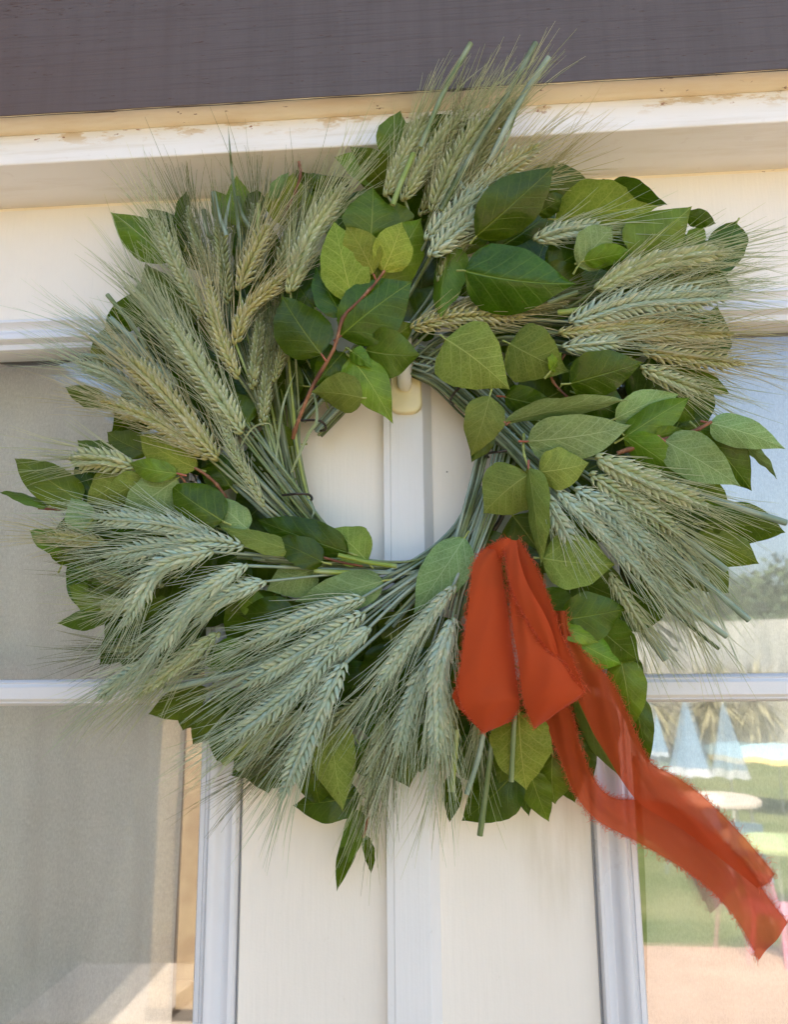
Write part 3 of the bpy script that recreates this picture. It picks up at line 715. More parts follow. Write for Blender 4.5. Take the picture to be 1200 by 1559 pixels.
PROF_T = np.array([0, .02, .06, .12, .2, .3, .4, .5, .6, .7, .8, .87, .93, .97, 1.0])
PROF_W = np.array([0, .24, .52, .76, .92, 1.0, .995, .94, .83, .665, .44, .265, .12, .048, 0.0])
def leaf(bx, by, tx, ty, w, kind='m', db=50, dt=50, roll=0.0, arch=0.08, fold=0.10, droop=0.0, red=False, name='leaf', bend=0.0, twist=0.0):
    """a leaf from base (bx,by) to tip (tx,ty); db/dt are millimetres in front of the door"""
    B = W(bx, by, dclamp(by, db / 1000)); T = W(tx, ty, dclamp(ty, dt / 1000))
    A = T - B; L = A.length; a = A.normalized(); M_ = (B + T) / 2
    view = (CAMP - M_).normalized()
    n = (view - a * view.dot(a)).normalized(); s = n.cross(a).normalized()   # s: to the right of the tip direction, n towards the viewer
    sc = (M_ - CAMP).length / 1200
    wd = w * sc / max(0.35, math.cos(roll))
    nt_, nx = 20, 4
    r_ = random.Random(int(bx * 7 + by * 13 + tx * 3 + ty))
    arch = arch + r_.uniform(-.03, .07); fold = fold + r_.uniform(-.10, .18); droop = droop + r_.uniform(-.02, .16); bend = bend + r_.uniform(-.04, .04); twist = twist + r_.uniform(-.5, .5)
    ph = r_.uniform(0, 6.28); wa = r_.uniform(0.02, 0.06); k1 = r_.uniform(5, 9)
    asym = r_.uniform(-0.05, 0.05); sh = r_.uniform(0.84, 1.2); ed = r_.uniform(0, 50); el_ = r_.uniform(.02, .07)
    cols = [-1, -.78, -.52, -.25, 0, .25, .52, .78, 1]
    vs = []; uvs = []
    for i in range(nt_ + 1):
        t = i / nt_
        hw = np.interp(t ** sh, PROF_T, PROF_W) * 0.5 * wd
        an = roll + twist * (t - 0.4)
        ss = s * math.cos(an) + n * math.sin(an); nn = n * math.cos(an) - s * math.sin(an)
        c = B + a * (L * t) + n * (arch * L * 4 * t * (1 - t) * (1 - 0.3 * t)) + s * (bend * L * 4 * t * (1 - t)) - n * (droop * L * t ** 3)
        ej = [1 + el_ * mnoise.noise(Vector((t * 5, sd * 3, ed))) * 2 for sd in (0, 1)]
        jit = 1 + (r_.uniform(-0.018, 0.018) if 2 < i < nt_ else 0)
        for q in cols:
            x = q * hw * jit * ej[q > 0] * (1 + asym * (1 if q > 0 else -1))
            zf = -fold * abs(x) * (0.7 + 0.6 * abs(q)) + wa * wd * math.sin(k1 * t + ph + (1.5 if q > 0 else 0)) * q * q * (1 if t < .93 else .4)
            zf += 0.0009 * math.sin(22 * t - 4.5 * abs(q) + (1.6 if q > 0 else 0)) * min(1, abs(q) * 2) * (1 - t * .6)   # puffing between the side veins
            vs.append(c + ss * x + nn * zf); uvs.append((0.5 + x / wd, t))
    nc = len(cols); fs = []
    for i in range(nt_):
        for j in range(nc - 1):
            q = (i * nc + j, i * nc + j + 1, (i + 1) * nc + j + 1, (i + 1) * nc + j)
            if kind not in 'uyp': q = q[::-1]
            fs.append(q)
    bd = MB(); bd.add(vs, fs, uvs, 0)
    # petiole
    bdir = (-a * 0.8 - n * 0.35 + s * r_.uniform(-.2, .2)).normalized(); pl = 0.007
    bd.tube([B + a * 0.0015 + n * 0.0002, B - a * 0.001, B + bdir * pl * .6, B + bdir * pl], [0.0007, 0.0009, 0.0009, 0.0011], 6, True, 1)
    return bd.build(name, [M_leaf[kind], M_petiole if red else M_petiole_g], wr)

LEAVES = [
 (900, 392, 972, 348, 56, 'd', 56, 58),
 (832, 410, 905, 368, 60, 'd', 54, 56), (352, 742, 306, 688, 54, 'd', 48, 48), (1030, 812, 1092, 772, 52, 'd', 46, 44),
 # top left
 (268, 395, 167, 322, 56, 'm', 40, 44, .25, .06), (305, 412, 220, 316, 44, 'd', 36, 40, -.3), (283, 372, 284, 284, 24, 'd', 46, 44, .9, .05),
 (290, 500, 215, 392, 62, 'm', 44, 40, .3, .1), (368, 345, 360, 267, 48, 'b', 40, 44, .1, .05), (352, 345, 327, 287, 36, 'm', 36, 40, .3),
 (446, 350, 447, 262, 72, 'y', 50, 60, .1, .05), (412, 305, 441, 262, 18, 'p', 66, 64, .5), (470, 285, 497, 268, 24, 'd', 55, 60),
 (585, 268, 509, 239, 40, 'b', 60, 70, .5, .05), (592, 290, 532, 222, 52, 'm', 62, 76, -.4, .1), (596, 245, 611, 165, 46, 'm', 78, 84, .15, .04),
 (575, 330, 520, 300, 60, 'd', 50, 55), (480, 330, 430, 300, 40, 'd', 40, 44), (390, 330, 392, 285, 30, 'd', 40, 42),
 (300, 470, 246, 430, 50, 'd', 36, 34), (330, 560, 290, 500, 46, 'd', 40, 38), (405, 645, 350, 600, 42, 'm', 36, 40), (340, 610, 318, 560, 30, 'd', 32, 40),
 # central twig
 (537, 460, 508, 334, 72, 'y', 82, 86, .05, .09, .05), (569, 418, 526, 343, 56, 'y', 88, 92, -.1, .08, .08), (583, 414, 614, 333, 58, 'y', 88, 93, .1, .08, .08),
 (565, 362, 568, 285, 80, 'm', 78, 78, .1, .08), (570, 440, 645, 327, 76, 'b', 76, 78, .2, .10), (612, 350, 594, 303, 44, 'm', 72, 74, .3),
 (518, 512, 629, 428, 92, 'd', 78, 84, -.15, .10, .16), (490, 540, 428, 449, 82, 'd', 84, 84, .15, .08, .12), (522, 483, 479, 402, 48, 'd', 74, 76, .3),
 (523, 482, 566, 446, 44, 'd', 74, 76), (553, 606, 474, 597, 58, 'u', 72, 74, -.35, .12, .3), (534, 545, 597, 643, 66, 'b', 66, 68, -.1, .07),
 (556, 533, 640, 540, 74, 'm', 70, 74, .1, .1, .15), (566, 540, 632, 492, 54, 'm', 64, 68, .3), (534, 534, 566, 559, 28, 'b', 74, 76, .1),
 (524, 535, 478, 588, 52, 'd', 56, 60, .3), (505, 560, 470, 520, 50, 'd', 50, 54), (480, 470, 446, 420, 54, 'd', 60, 60),
 # top right
 (724, 361, 845, 253, 76, 'd', 100, 112, .1, .07, .10, 0, False), (707, 412, 878, 432, 100, 'd', 96, 100, -.12, .12, .28), (688, 366, 671, 484, 50, 'b', 80, 82, .5, -.12, .35),
 (818, 326, 867, 299, 32, 'd', 74, 78, .3), (846, 334, 1003, 314, 84, 'y', 66, 70, .1, .10), (926, 287, 1018, 312, 36, 'd', 76, 72, .6, .22),
 (962, 392, 1056, 313, 84, 'm', 72, 74, .1, .08), (1044, 326, 1092, 341, 24, 'd', 66, 60, .2), (1055, 372, 1073, 345, 26, 'b', 60, 60), (1048, 418, 1109, 366, 54, 'm', 62, 62, .2),
 (880, 406, 938, 340, 56, 'p', 78, 80, .3, .08), (888, 398, 963, 382, 32, 'b', 80, 80, .3, .12), (1048, 428, 1122, 446, 42, 'd', 56, 50, .3),
 (678, 516, 775, 592, 104, 'u', 82, 84, .0, .10, .06), (776, 523, 866, 566, 84, 'u', 76, 78, .12, .10, .1), (868, 584, 985, 550, 68, 'd', 82, 82, .2, .12, .14),
 (838, 566, 856, 536, 22, 'b', 80, 80, .9), (768, 604, 853, 620, 44, 'd', 66, 68, .2), (768, 643, 955, 610, 30, 'p', 80, 82, .9, .12, .1),
 (803, 672, 968, 646, 72, 'p', 84, 84, .1, .10, .06), (821, 719, 900, 704, 62, 'u', 90, 90, .05, .08, .06), (746, 602, 718, 692, 62, 'u', 78, 76, .1, .1, .12), (742, 645, 718, 704, 34, 'd', 70, 68, .4),
 (806, 722, 736, 782, 88, 'u', 86, 84, -.1, .1, .1), (805, 712, 824, 860, 36, 'u', 90, 88, .7, .06, .2), (826, 850, 940, 860, 84, 'u', 80, 84, -.05, .08, .05),
 (948, 668, 1058, 601, 50, 'm', 74, 76, -.35, .12, .2), (936, 638, 1036, 600, 44, 'p', 66, 66, .3), (1081, 644, 1198, 684, 44, 'p', 80, 78, -.15, .12, .1),
 (1130, 672, 1184, 730, 15, 'p', 72, 70, .8), (1012, 671, 1130, 741, 64, 'p', 82, 80, -.1, .09, .06), (1060, 650, 1146, 748, 66, 'd', 66, 62, .1, .06),
 (950, 662, 1046, 728, 46, 'b', 74, 74, .3, .12), (993, 666, 1046, 655, 22, 'm', 78, 76, .3), (1070, 797, 1200, 811, 62, 'd', 56, 50, .15, .06), (1060, 815, 1157, 859, 62, 'm', 52, 46, .1),
 (1050, 745, 1112, 768, 44, 'm', 50, 46), (1050, 840, 1113, 906, 52, 'u', 50, 44, .2), (1020, 820, 1080, 850, 50, 'd', 44, 40), (880, 600, 960, 640, 60, 'd', 60, 58),
 (860, 560, 930, 600, 56, 'd', 54, 54), (900, 640, 1000, 660, 50, 'd', 56, 56), (820, 640, 900, 660, 44, 'd', 60, 60), (1030, 560, 1113, 600, 30, 'm', 50, 44, .3), (1010, 600, 1060, 640, 44, 'm', 52, 50),
 (720, 450, 690, 400, 44, 'd', 56, 58), (820, 420, 900, 440, 60, 'd', 52, 54), (890, 470, 960, 480, 56, 'd', 50, 50), (820, 470, 856, 440, 44, 'm', 58, 58), (1000, 540, 1095, 520, 50, 'd', 40, 40),
 # right bottom
 (855, 944, 960, 926, 70, 'd', 72, 74, .1, .1, .14), (912, 955, 976, 1008, 64, 'm', 64, 62, .3, .1), (855, 962, 948, 1012, 62, 'b', 66, 62, -.1, .08), (846, 948, 914, 979, 26, 'b', 76, 78, -.6, .1),
 (952, 1000, 982, 1031, 26, 'd', 50, 48, .2), (945, 1000, 962, 1118, 52, 'b', 54, 48, .2, .06), (966, 1052, 988, 1168, 38, 'd', 46, 40, .1, .05), (878, 1062, 950, 1192, 44, 'u', 60, 54, .55, .06, .3),
 (868, 1110, 906, 1190, 54, 'd', 44, 38), (905, 1060, 930, 1170, 50, 'd', 40, 36), (830, 1120, 850, 1205, 64, 'd', 40, 34), (790, 1085, 802, 1203, 92, 'y', 72, 66, .05, .08, .1),
 (775, 1130, 760, 1195, 50, 'm', 58, 52, .3), (808, 1175, 837, 1253, 44, 'm', 46, 36, .1, .05), (790, 1180, 806, 1244, 30, 'd', 40, 32, .2), (842, 1150, 846, 1226, 56, 'm', 42, 32, .1), (862, 1150, 876, 1224, 44, 'd', 36, 28),
 (792, 1168, 703, 1250, 72, 'd', 40, 28, .1, .06), (692, 1180, 684, 1257, 28, 'd', 46, 30, .3), (600, 1120, 624, 1201, 66, 'm', 40, 32, .1), (548, 1212, 445, 1226, 54, 'd', 34, 26, .2, .1),
 (466, 1140, 491, 1240, 52, 'd', 44, 34, .15), (500, 1085, 522, 1236, 68, 'u', 48, 40, .05), (545, 1130, 580, 1190, 60, 'd', 40, 34), (548, 1232, 508, 1341, 30, 'm', 42, 34, .2, .04, .15), (548, 1240, 513, 1356, 26, 'd', 36, 28, .2, .05),
 (556, 1272, 565, 1333, 16, 'd', 40, 34, .3), (396, 1130, 409, 1211, 56, 'd', 40, 30, .1), (385, 1150, 349, 1184, 40, 'd', 36, 28, .3), (440, 1160, 395, 1200, 40, 'd', 30, 24),
 (650, 1100, 640, 1180, 60, 'd', 36, 30), (700, 1120, 740, 1200, 66, 'd', 36, 32), (745, 1150, 770, 1220, 50, 'm', 34, 28),
 # left bottom
 (318, 1050, 223, 1088, 46, 'm', 42, 34, .2), (300, 1060, 277, 1114, 40, 'm', 38, 30, .2), (335, 1070, 292, 1136, 46, 'm', 36, 30, .1), (350, 1110, 330, 1160, 44, 'd', 34, 28),
 (165, 935, 86, 949, 30, 'm', 44, 36, .3), (178, 925, 99, 890, 52, 'b', 42, 36, .1), (190, 880, 110, 861, 42, 'm', 40, 34, .2), (200, 960, 150, 1013, 44, 'd', 36, 28, .2),
 (124, 764, 14, 693, 56, 'm', 50, 46, .15, .07), (75, 772, -6, 748, 14, 'm', 48, 44, .8), (182, 705, 114, 668, 44, 'm', 44, 40, .2), (150, 770, 118, 690, 36, 'd', 40, 38), (225, 690, 160, 656, 42, 'm', 44, 40, .2),
 (168, 620, 95, 588, 30, 'm', 44, 38, .4, .1), (301, 714, 208, 660, 54, 'y', 66, 66, .1, .08), (271, 721, 193, 704, 34, 'b', 74, 74, .1, .08), (270, 728, 180, 786, 68, 'p', 68, 66, .1, .08, .06),
 (340, 794, 256, 736, 72, 'd', 74, 72, .1, .08, .12), (194, 726, 128, 768, 58, 'u', 58, 54, .1), (222, 728, 158, 764, 42, 'u', 62, 58, -.2), (132, 812, 106, 754, 42, 'p', 56, 54, .1), (112, 832, 42, 806, 34, 'b', 46, 40, .2),
 (378, 806, 318, 752, 46, 'p', 66, 66, .2), (448, 838, 334, 800, 32, 'u', 74, 74, .5, .1), (532, 842, 383, 788, 58, 'd', 66, 64, -.2, .12, .14), (492, 856, 405, 818, 46, 'd', 74, 72, .1, .12, .16),
 (560, 856, 502, 804, 64, 'u', 62, 60, .1, .12, .06), (482, 866, 404, 900, 62, 'p', 60, 58, .1, .06), (584, 884, 448, 916, 60, 'p', 66, 64, .05, .07), (708, 818, 630, 934, 72, 'p', 62, 62, .2, .08),
 (448, 925, 362, 936, 44, 'd', 62, 60, .2, .12), (378, 984, 304, 1012, 48, 'b', 62, 58, .1, .08), (400, 930, 358, 905, 40, 'm', 60, 58), (168, 560, 161, 493, 44, 'u', 48, 46, .1), (378, 645, 344, 592, 42, 'm', 50, 50),
 (415, 720, 380, 670, 40, 'd', 40, 40), (300, 960, 250, 1000, 60, 'd', 34, 30), (260, 880, 190, 900, 60, 'd', 32, 30), (420, 1000, 370, 1050, 70, 'd', 34, 30), (560, 1010, 520, 1070, 70, 'd', 34, 32), (480, 960, 420, 970, 60, 'd', 36, 34),
 (660, 980, 640, 1060, 70, 'd', 30, 28), (610, 930, 600, 1000, 60, 'm', 32, 30), (330, 870, 270, 850, 60, 'd', 36, 34), (230, 810, 160, 820, 60, 'd', 36, 34),
]
REDS = {(537, 460), (569, 418), (583, 414), (490, 540), (518, 512), (522, 483), (803, 672), (821, 719), (768, 643), (768, 604), (1081, 644), (1012, 671), (271, 721), (805, 712)}
for L_ in LEAVES:
    a_ = list(L_) + [None] * (12 - len(L_))
    leaf(*a_[:6], a_[6], a_[7], a_[8] or 0.0, 0.08 if a_[9] is None else a_[9], 0.10 if a_[10] is None else a_[10], a_[11] or 0.0, red=(L_[0], L_[1]) in REDS)

# leaves half hidden behind the rest: wherever the ring would still be open, another leaf is tucked in
R3 = random.Random(3)
OUT = [(600,175),(640,165),(700,180),(765,210),(815,245),(850,268),(920,282),(1000,300),(1055,330),(1100,370),(1105,440),(1090,520),(1090,600),(1050,640),(1130,700),(1135,745),(1165,805),(1140,850),(1095,895),(1040,940),(975,960),(950,1020),(935,1060),(945,1125),(905,1175),(870,1200),(830,1220),(790,1185),(725,1228),(690,1220),(640,1185),(590,1175),(540,1230),(465,1215),(440,1165),(370,1155),(305,1105),(250,1075),(260,1045),(180,1005),(150,940),(120,880),(105,830),(125,770),(130,700),(165,655),(180,600),(165,530),(190,495),(245,405),(215,340),(300,330),(360,285),(440,275),(520,250)]
INN = [(452,690),(465,650),(515,622),(590,640),(640,568),(705,600),(752,680),(748,730),(722,800),(645,868),(560,868),(490,812),(462,780)]
HOOKZ = [(572,650),(580,548),(652,540),(662,640)]
def inside(P, x, y):
    c = False; j = len(P) - 1
    for i in range(len(P)):
        if (P[i][1] > y) != (P[j][1] > y) and x < (P[j][0] - P[i][0]) * (y - P[i][1]) / (P[j][1] - P[i][1]) + P[i][0]: c = not c
        j = i
    return c
COV = [L_[:5] for L_ in LEAVES]
def covered(x, y):
    for bx, by, tx, ty, w_ in COV:
        dx, dy = tx - bx, ty - by; q = ((x - bx) * dx + (y - by) * dy) / (dx * dx + dy * dy)
        if 0.05 < q < 0.9 and abs((x - bx) * dy - (y - by) * dx) / math.hypot(dx, dy) < w_ * 0.5 * float(np.interp(q, PROF_T, PROF_W)) * .92: return True
    return False
cells = [(x, y) for x in range(100, 1180, 13) for y in range(150, 1240, 13)]
R3.shuffle(cells); nfill = 0
for x, y in cells:
    if nfill >= 118 or not inside(OUT, x, y) or inside(INN, x, y) or covered(x, y): continue
    th = math.atan2(y - 715, x - 606) + R3.uniform(-.5, .5); ln = R3.uniform(92, 128); wl = R3.uniform(70, 98)
    for tr in range(14):
        f_ = R3.uniform(.3, .7); bx, by = x - math.cos(th) * ln * f_, y - math.sin(th) * ln * f_; tx, ty = x + math.cos(th) * ln * (1 - f_), y + math.sin(th) * ln * (1 - f_)
        mx, my = (bx + tx) / 2, (by + ty) / 2; nx_, ny_ = -math.sin(th) * wl * .5, math.cos(th) * wl * .5
        if not any(inside(INN, *q) for q in ((bx, by), (mx, my), (mx + nx_, my + ny_), (mx - nx_, my - ny_), (tx, ty))) and inside(OUT, tx, ty): break
        th += R3.uniform(-.7, .7); wl *= .95
    else: continue
    if any(inside(HOOKZ, bx + (tx - bx) * q + nx_ * e, by + (ty - by) * q + ny_ * e) for q in (0, .3, .6, 1) for e in (-1, 0, 1)): continue
    if False: bx, by, tx, ty = x - math.cos(th) * 35, y - math.sin(th) * 35, x + math.cos(th) * 35, y + math.sin(th) * 35; wl = 44
    nfill += 1; COV.append((bx, by, tx, ty, wl))
    leaf(bx, by, tx, ty, wl, R3.choice('ddddm'), R3.uniform(20, 36), R3.uniform(14, 28), R3.uniform(-.35, .35), R3.uniform(.02, .1))

# ------------------------------------------------------------------ twigs
def twig(pts, r0, r1, nodes=True, mt=None):
    P = catmull([(u, v, d) for u, v, d in pts], 22)
    pp = [W(u, v, dclamp(v, d / 1000)) for u, v, d in P]
    rr = [r0 + (r1 - r0) * i / 21 for i in range(22)]
    for i in range(2, 21):
        if i % 5 == 2: rr[i] *= 1.35
    bd = MB(); bd.tube(pp, rr, 8); return bd.build('twig', mt or M_twig, wr)
twig([(446, 668, 60), (452, 646, 66), (476, 588, 74), (508, 532, 82), (522, 484, 86), (545, 460, 88), (569, 434, 90), (586, 412, 92)], 0.0018, .0011)
twig([(940, 690, 70), (985, 676, 76), (1030, 664, 82), (1060, 655, 84), (1084, 642, 84)], .0018, .0013)
twig([(918, 300, 72), (917, 285, 76), (920, 273, 78)], .0016, .0013)
twig([(345, 760, 60), (330, 738, 64), (312, 722, 68), (296, 712, 70)], .0015, .0011)
twig([(300, 758, 60), (290, 745, 66), (274, 724, 72)], .0012, .0010)
twig([(130, 768, 50), (95, 775, 50), (58, 774, 48)], .0013, .0010)
twig([(798, 660, 76), (798, 690, 84), (808, 716, 88)], .0011, .0010, mt=M_petiole_g)
twig([(860, 540, 60), (840, 575, 66), (880, 620, 66)], .0012, .0010)
twig([(556, 1200, 40), (560, 1240, 42), (553, 1275, 42)], .0013, .0010)
twig([(483, 846, 72), (520, 856, 70), (552, 862, 66)], .0011, .0009)
twig([(765, 632, 78), (770, 646, 80), (778, 640, 80)], .0011, .0009)
twig([(455, 246, 72), (457, 268, 72), (446, 300, 66), (430, 330, 60)], .0013, .0012)

# ------------------------------------------------------------------ wheat ears
def kernel(bd, p, d, side, nrm, L, r, mi=0):
    """pointed grain: p base, d direction"""
    rings = [(0.0, .35), (.16, .85), (.42, 1.0), (.7, .66), (.9, .22)]
    vs = []; uvs = []; n = 6
    b = d.cross(side).normalized(); side = b.cross(d).normalized()
    for t, k in rings:
        for j in range(n):
            an = 2 * math.pi * j / n
            vs.append(p + d * (L * t) + side * (math.cos(an) * r * k) + b * (math.sin(an) * r * k * .85)); uvs.append((j / n, t))
    vs.append(p + d * L); uvs.append((0.5, 1.0))
    fs = [(i * n + j, i * n + (j + 1) % n, (i + 1) * n + (j + 1) % n, (i + 1) * n + j) for i in range(4) for j in range(n)]
    fs += [(4 * n + j, 4 * n + (j + 1) % n, 5 * n) for j in range(n)]
    bd.add(vs, fs, uvs, mi)

EARS = []
def ear(pts, w, tint='g', awn=70, seed=0, spread=1.0, dens=1.0, twist=0.0, stem=None, stemk='g'):
    """pts: (u, v, mm) from the stem end to the tip"""
    r_ = random.Random(int(pts[0][0] * 5 + pts[0][1] * 3 + seed))
    n0 = 90
    P = catmull(pts, n0); PP = [W(u, v, dclamp(v, d / 1000)) for u, v, d in P]
    cum = [0]
    for i in range(1, n0): cum.append(cum[-1] + (PP[i] - PP[i - 1]).length)
    Ltot = cum[-1]; M_ = PP[n0 // 2]; sc = (M_ - CAMP).length / 1200
    wd = w * (0.95 if tint == 'b' else 0.90) * sc
    pitch = 0.0056
    N_ = max(8, int(Ltot / pitch))
    bd = MB(); ba = MB()
    bd.tube(PP[::6] + [PP[-1]], 0.0009, 5)
    def at(s):
        i = min(n0 - 2, int(np.searchsorted(cum, s) - 1)); i = max(i, 0)
        q = (s - cum[i]) / max(1e-9, cum[i + 1] - cum[i]); return PP[i].lerp(PP[i + 1], min(1, max(0, q))), (PP[min(i + 3, n0 - 1)] - PP[max(i - 2, 0)]).normalized()
    tw0 = r_.uniform(-.6, .6); open_ = r_.uniform(.8, 1.35); fat = r_.uniform(.9, 1.12)
    for i in range(N_):
        for sd in (-1, 1):
            t = (i + (0.5 if sd > 0 else 0.0)) / N_
            p, a = at(t * Ltot * 0.985)
            view = (CAMP - p).normalized(); nn = (view - a * view.dot(a)).normalized(); s0 = a.cross(nn).normalized()
            env = min(1, 0.62 + 2.6 * t) * min(1, 0.42 + 2.4 * (1 - t))
            tw = tw0 + twist * t
            for fi, (phi, kk) in enumerate(((math.radians(24), 1.0), (math.radians(72), 1.0), (math.radians(128), .92))):
                ph_ = sd * phi + tw + r_.uniform(-.08, .08)
                out = nn * math.cos(ph_) + s0 * math.sin(ph_)
                tang = a.cross(out).normalized()
                al = math.radians((r_.uniform(17, 23), r_.uniform(25, 35), r_.uniform(20, 30))[fi]) * spread * open_
                kd = (a * math.cos(al) + out * math.sin(al) + s0 * sd * 0.10).normalized()
                kl = wd * 0.73 * env * kk * r_.uniform(.82, 1.15); kr = wd * 0.142 * fat * env * kk * r_.uniform(.9, 1.1)
                bp = p + out * (wd * 0.13 * env)
                kernel(bd, bp, kd, tang, out, kl, kr)
                if fi < 2 and r_.random() < 0.85:          # thin glume bristle beside the grain
                    gd = (kd + out * r_.uniform(.15, .5) + tang * r_.uniform(-.4, .4)).normalized()
                    bd.tube([bp + kd * kl * .45, bp + kd * kl * .5 + gd * kl * .75], [wd * .022, wd * .004], 3, False)
                for _k in range(2 if fi == 1 else 1):
                    if r_.random() > (0.8, 0.8, 0.4)[fi] * dens * (1 if _k == 0 else .5): continue
                    ao = math.radians(r_.uniform(3, 20)) * (0.55 + 0.9 * (1 - t))
                    ad = (a * math.cos(ao) + out * math.sin(ao) + tang * r_.uniform(-.14, .14)).normalized()
                    al_ = awn * sc * r_.uniform(.6, 1.3) * (0.85 + 0.55 * t)
                    cv = out * r_.uniform(-.10, .16) + tang * r_.uniform(-.12, .12) + Vector((0, 0, -r_.uniform(0, .05)))
                    q0 = bp + kd * kl * .9
                    ba.tube([q0 + ad * (al_ * x) + cv * (al_ * x * x) for x in (0, .35, .7, 1.0)], [.00034, .00029, .00022, .00010], 3, False)
    # tip tuft
    p, a = at(Ltot)
    for q in range(7):
        view = (CAMP - p).normalized(); s0 = a.cross(view).normalized()
        d_ = (a + s0 * r_.uniform(-.28, .28) + view * r_.uniform(-.2, .25)).normalized()
        kernel(bd, p - a * wd * .25, d_, s0, view, wd * .55 * r_.uniform(.7, 1.1), wd * .085)
        al_ = awn * sc * r_.uniform(.8, 1.35)
        ba.tube([p + d_ * (al_ * x) for x in (0, .4, 1.0)], [.00024, .0002, .00006], 3, False)
    e = bd.build('wheat_ear', M_ear[tint], wr)
    ba.build('awns', M_awn[tint], e, kind='stuff')
    if stem: EARS.append((pts[0], pts[1], stem, stemk))
    return e

# bundle paths: where the straws of each handful run (u, v, mm, spread px), from the ears towards the binding
BUN = {
 'A': [(422, 610, 46, 26), (434, 680, 40, 20), (450, 752, 34, 16), (476, 806, 28, 12)],
 'B': [(396, 728, 56, 34), (452, 790, 50, 26), (500, 834, 40, 18), (548, 868, 28, 12)],
 'C': [(440, 856, 66, 9), (530, 862, 58, 9), (640, 862, 48, 10), (708, 820, 40, 14)],
 'D': [(606, 900, 62, 34), (652, 864, 56, 22), (706, 812, 46, 18), (742, 745, 38, 18)],
 'E': [(692, 890, 66, 20), (712, 832, 60, 22), (738, 755, 50, 26), (756, 690, 44, 28), (765, 650, 38, 24)],
 'F': [(838, 715, 62, 26), (788, 668, 56, 24), (730, 612, 46, 28), (672, 566, 38, 24), (630, 552, 32, 20)],
 'G': [(846, 505, 56, 26), (770, 500, 52, 22), (690, 522, 44, 26), (640, 556, 36, 22)],
 'H': [(672, 400, 58, 36), (640, 450, 52, 34), (596, 512, 42, 28), (520, 592, 34, 24), (470, 648, 30, 22)],
}
# A: left top
ear([(363, 577, 66), (332, 505, 70), (317, 428, 72)], 27, 'y', 62, stem='A'); ear([(357, 525, 70), (374, 474, 74), (430, 420, 78)], 29, 'y', 55, stem='A', twist=.5)
ear([(363, 443, 66), (382, 395, 70), (407, 345, 72)], 29, 'y', 66, stem='A'); ear([(347, 463, 58), (338, 395, 60), (331, 338, 60)], 25, 'k', 70, stem='A')
ear([(310, 480, 62), (276, 420, 64), (238, 337, 62)], 26, 'g', 78, stem='A'); ear([(440, 447, 74), (470, 360, 78), (518, 290, 82)], 36, 'g', 80, spread=.8, dens=1.3, stem='A')
ear([(384, 593, 60), (397, 482, 60)], 25, 'k', 60, stem='A'); ear([(400, 648, 56), (413, 482, 56)], 26, 'k', 60, stem='A'); ear([(417, 582, 62), (434, 515, 62)], 20, 'k', 50, stem='A')
ear([(336, 440, 50), (300, 370, 50), (285, 320, 50)], 24, 'k', 90, stem='A'); ear([(390, 430, 52), (392, 360, 54), (385, 315, 56)], 24, 'k', 90, stem='A'); ear([(425, 420, 56), (450, 330, 58)], 26, 'k', 80, stem='A')
# B: left
ear([(403, 771, 74), (364, 704, 76), (334, 636, 76)], 18, 'g', 40, stem='B'); ear([(370, 660, 74), (301, 557, 78), (256, 490, 78)], 35, 'g', 74, stem='B'); ear([(333, 700, 72), (254, 606, 74), (181, 534, 72)], 33, 'y', 78, stem='B')
ear([(318, 697, 70), (243, 644, 72), (157, 611, 70)], 31, 'y', 76, stem='B'); ear([(206, 711, 66), (160, 700, 66), (110, 699, 64)], 34, 'g', 80, spread=1.2); ear([(300, 560, 60), (256, 500, 60), (210, 440, 58)], 28, 'g', 90, stem='B')
ear([(270, 590, 56), (205, 540, 54), (150, 510, 50)], 24, 'b', 90, stem='B'); ear([(232, 620, 54), (175, 575, 52), (118, 552, 48)], 26, 'b', 84); ear([(330, 620, 64), (280, 545, 64), (232, 470, 62)], 28, 'g', 84, stem='B')
# C: lower left
ear([(322, 816, 82), (244, 797, 84), (147, 788, 82)], 30, 'b', 74, stem='C', stemk='b'); ear([(371, 831, 82), (300, 825, 84), (162, 848, 80)], 31, 'b', 74, stem='C', stemk='b'); ear([(324, 838, 90), (242, 864, 92), (191, 947, 88)], 35, 'b', 72, stem='C', stemk='b')
ear([(376, 858, 88), (300, 910, 90), (226, 1004, 84)], 34, 'b', 72, stem='C', stemk='b'); ear([(405, 884, 84), (338, 910, 84), (300, 946, 80)], 32, 'b', 66, stem='C', stemk='b'); ear([(334, 962, 72), (272, 1011, 72), (207, 1060, 66)], 29, 'g', 76)
ear([(162, 827, 66), (75, 816, 62)], 24, 'y', 74); ear([(242, 1000, 66), (195, 1028, 64), (150, 1062, 60)], 27, 'b', 84); ear([(205, 920, 62), (160, 922, 60)], 26, 'g', 60); ear([(280, 960, 58), (215, 985, 56), (170, 990, 54)], 26, 'k', 80); ear([(250, 890, 56), (170, 880, 54), (130, 850, 50)], 26, 'k', 70)
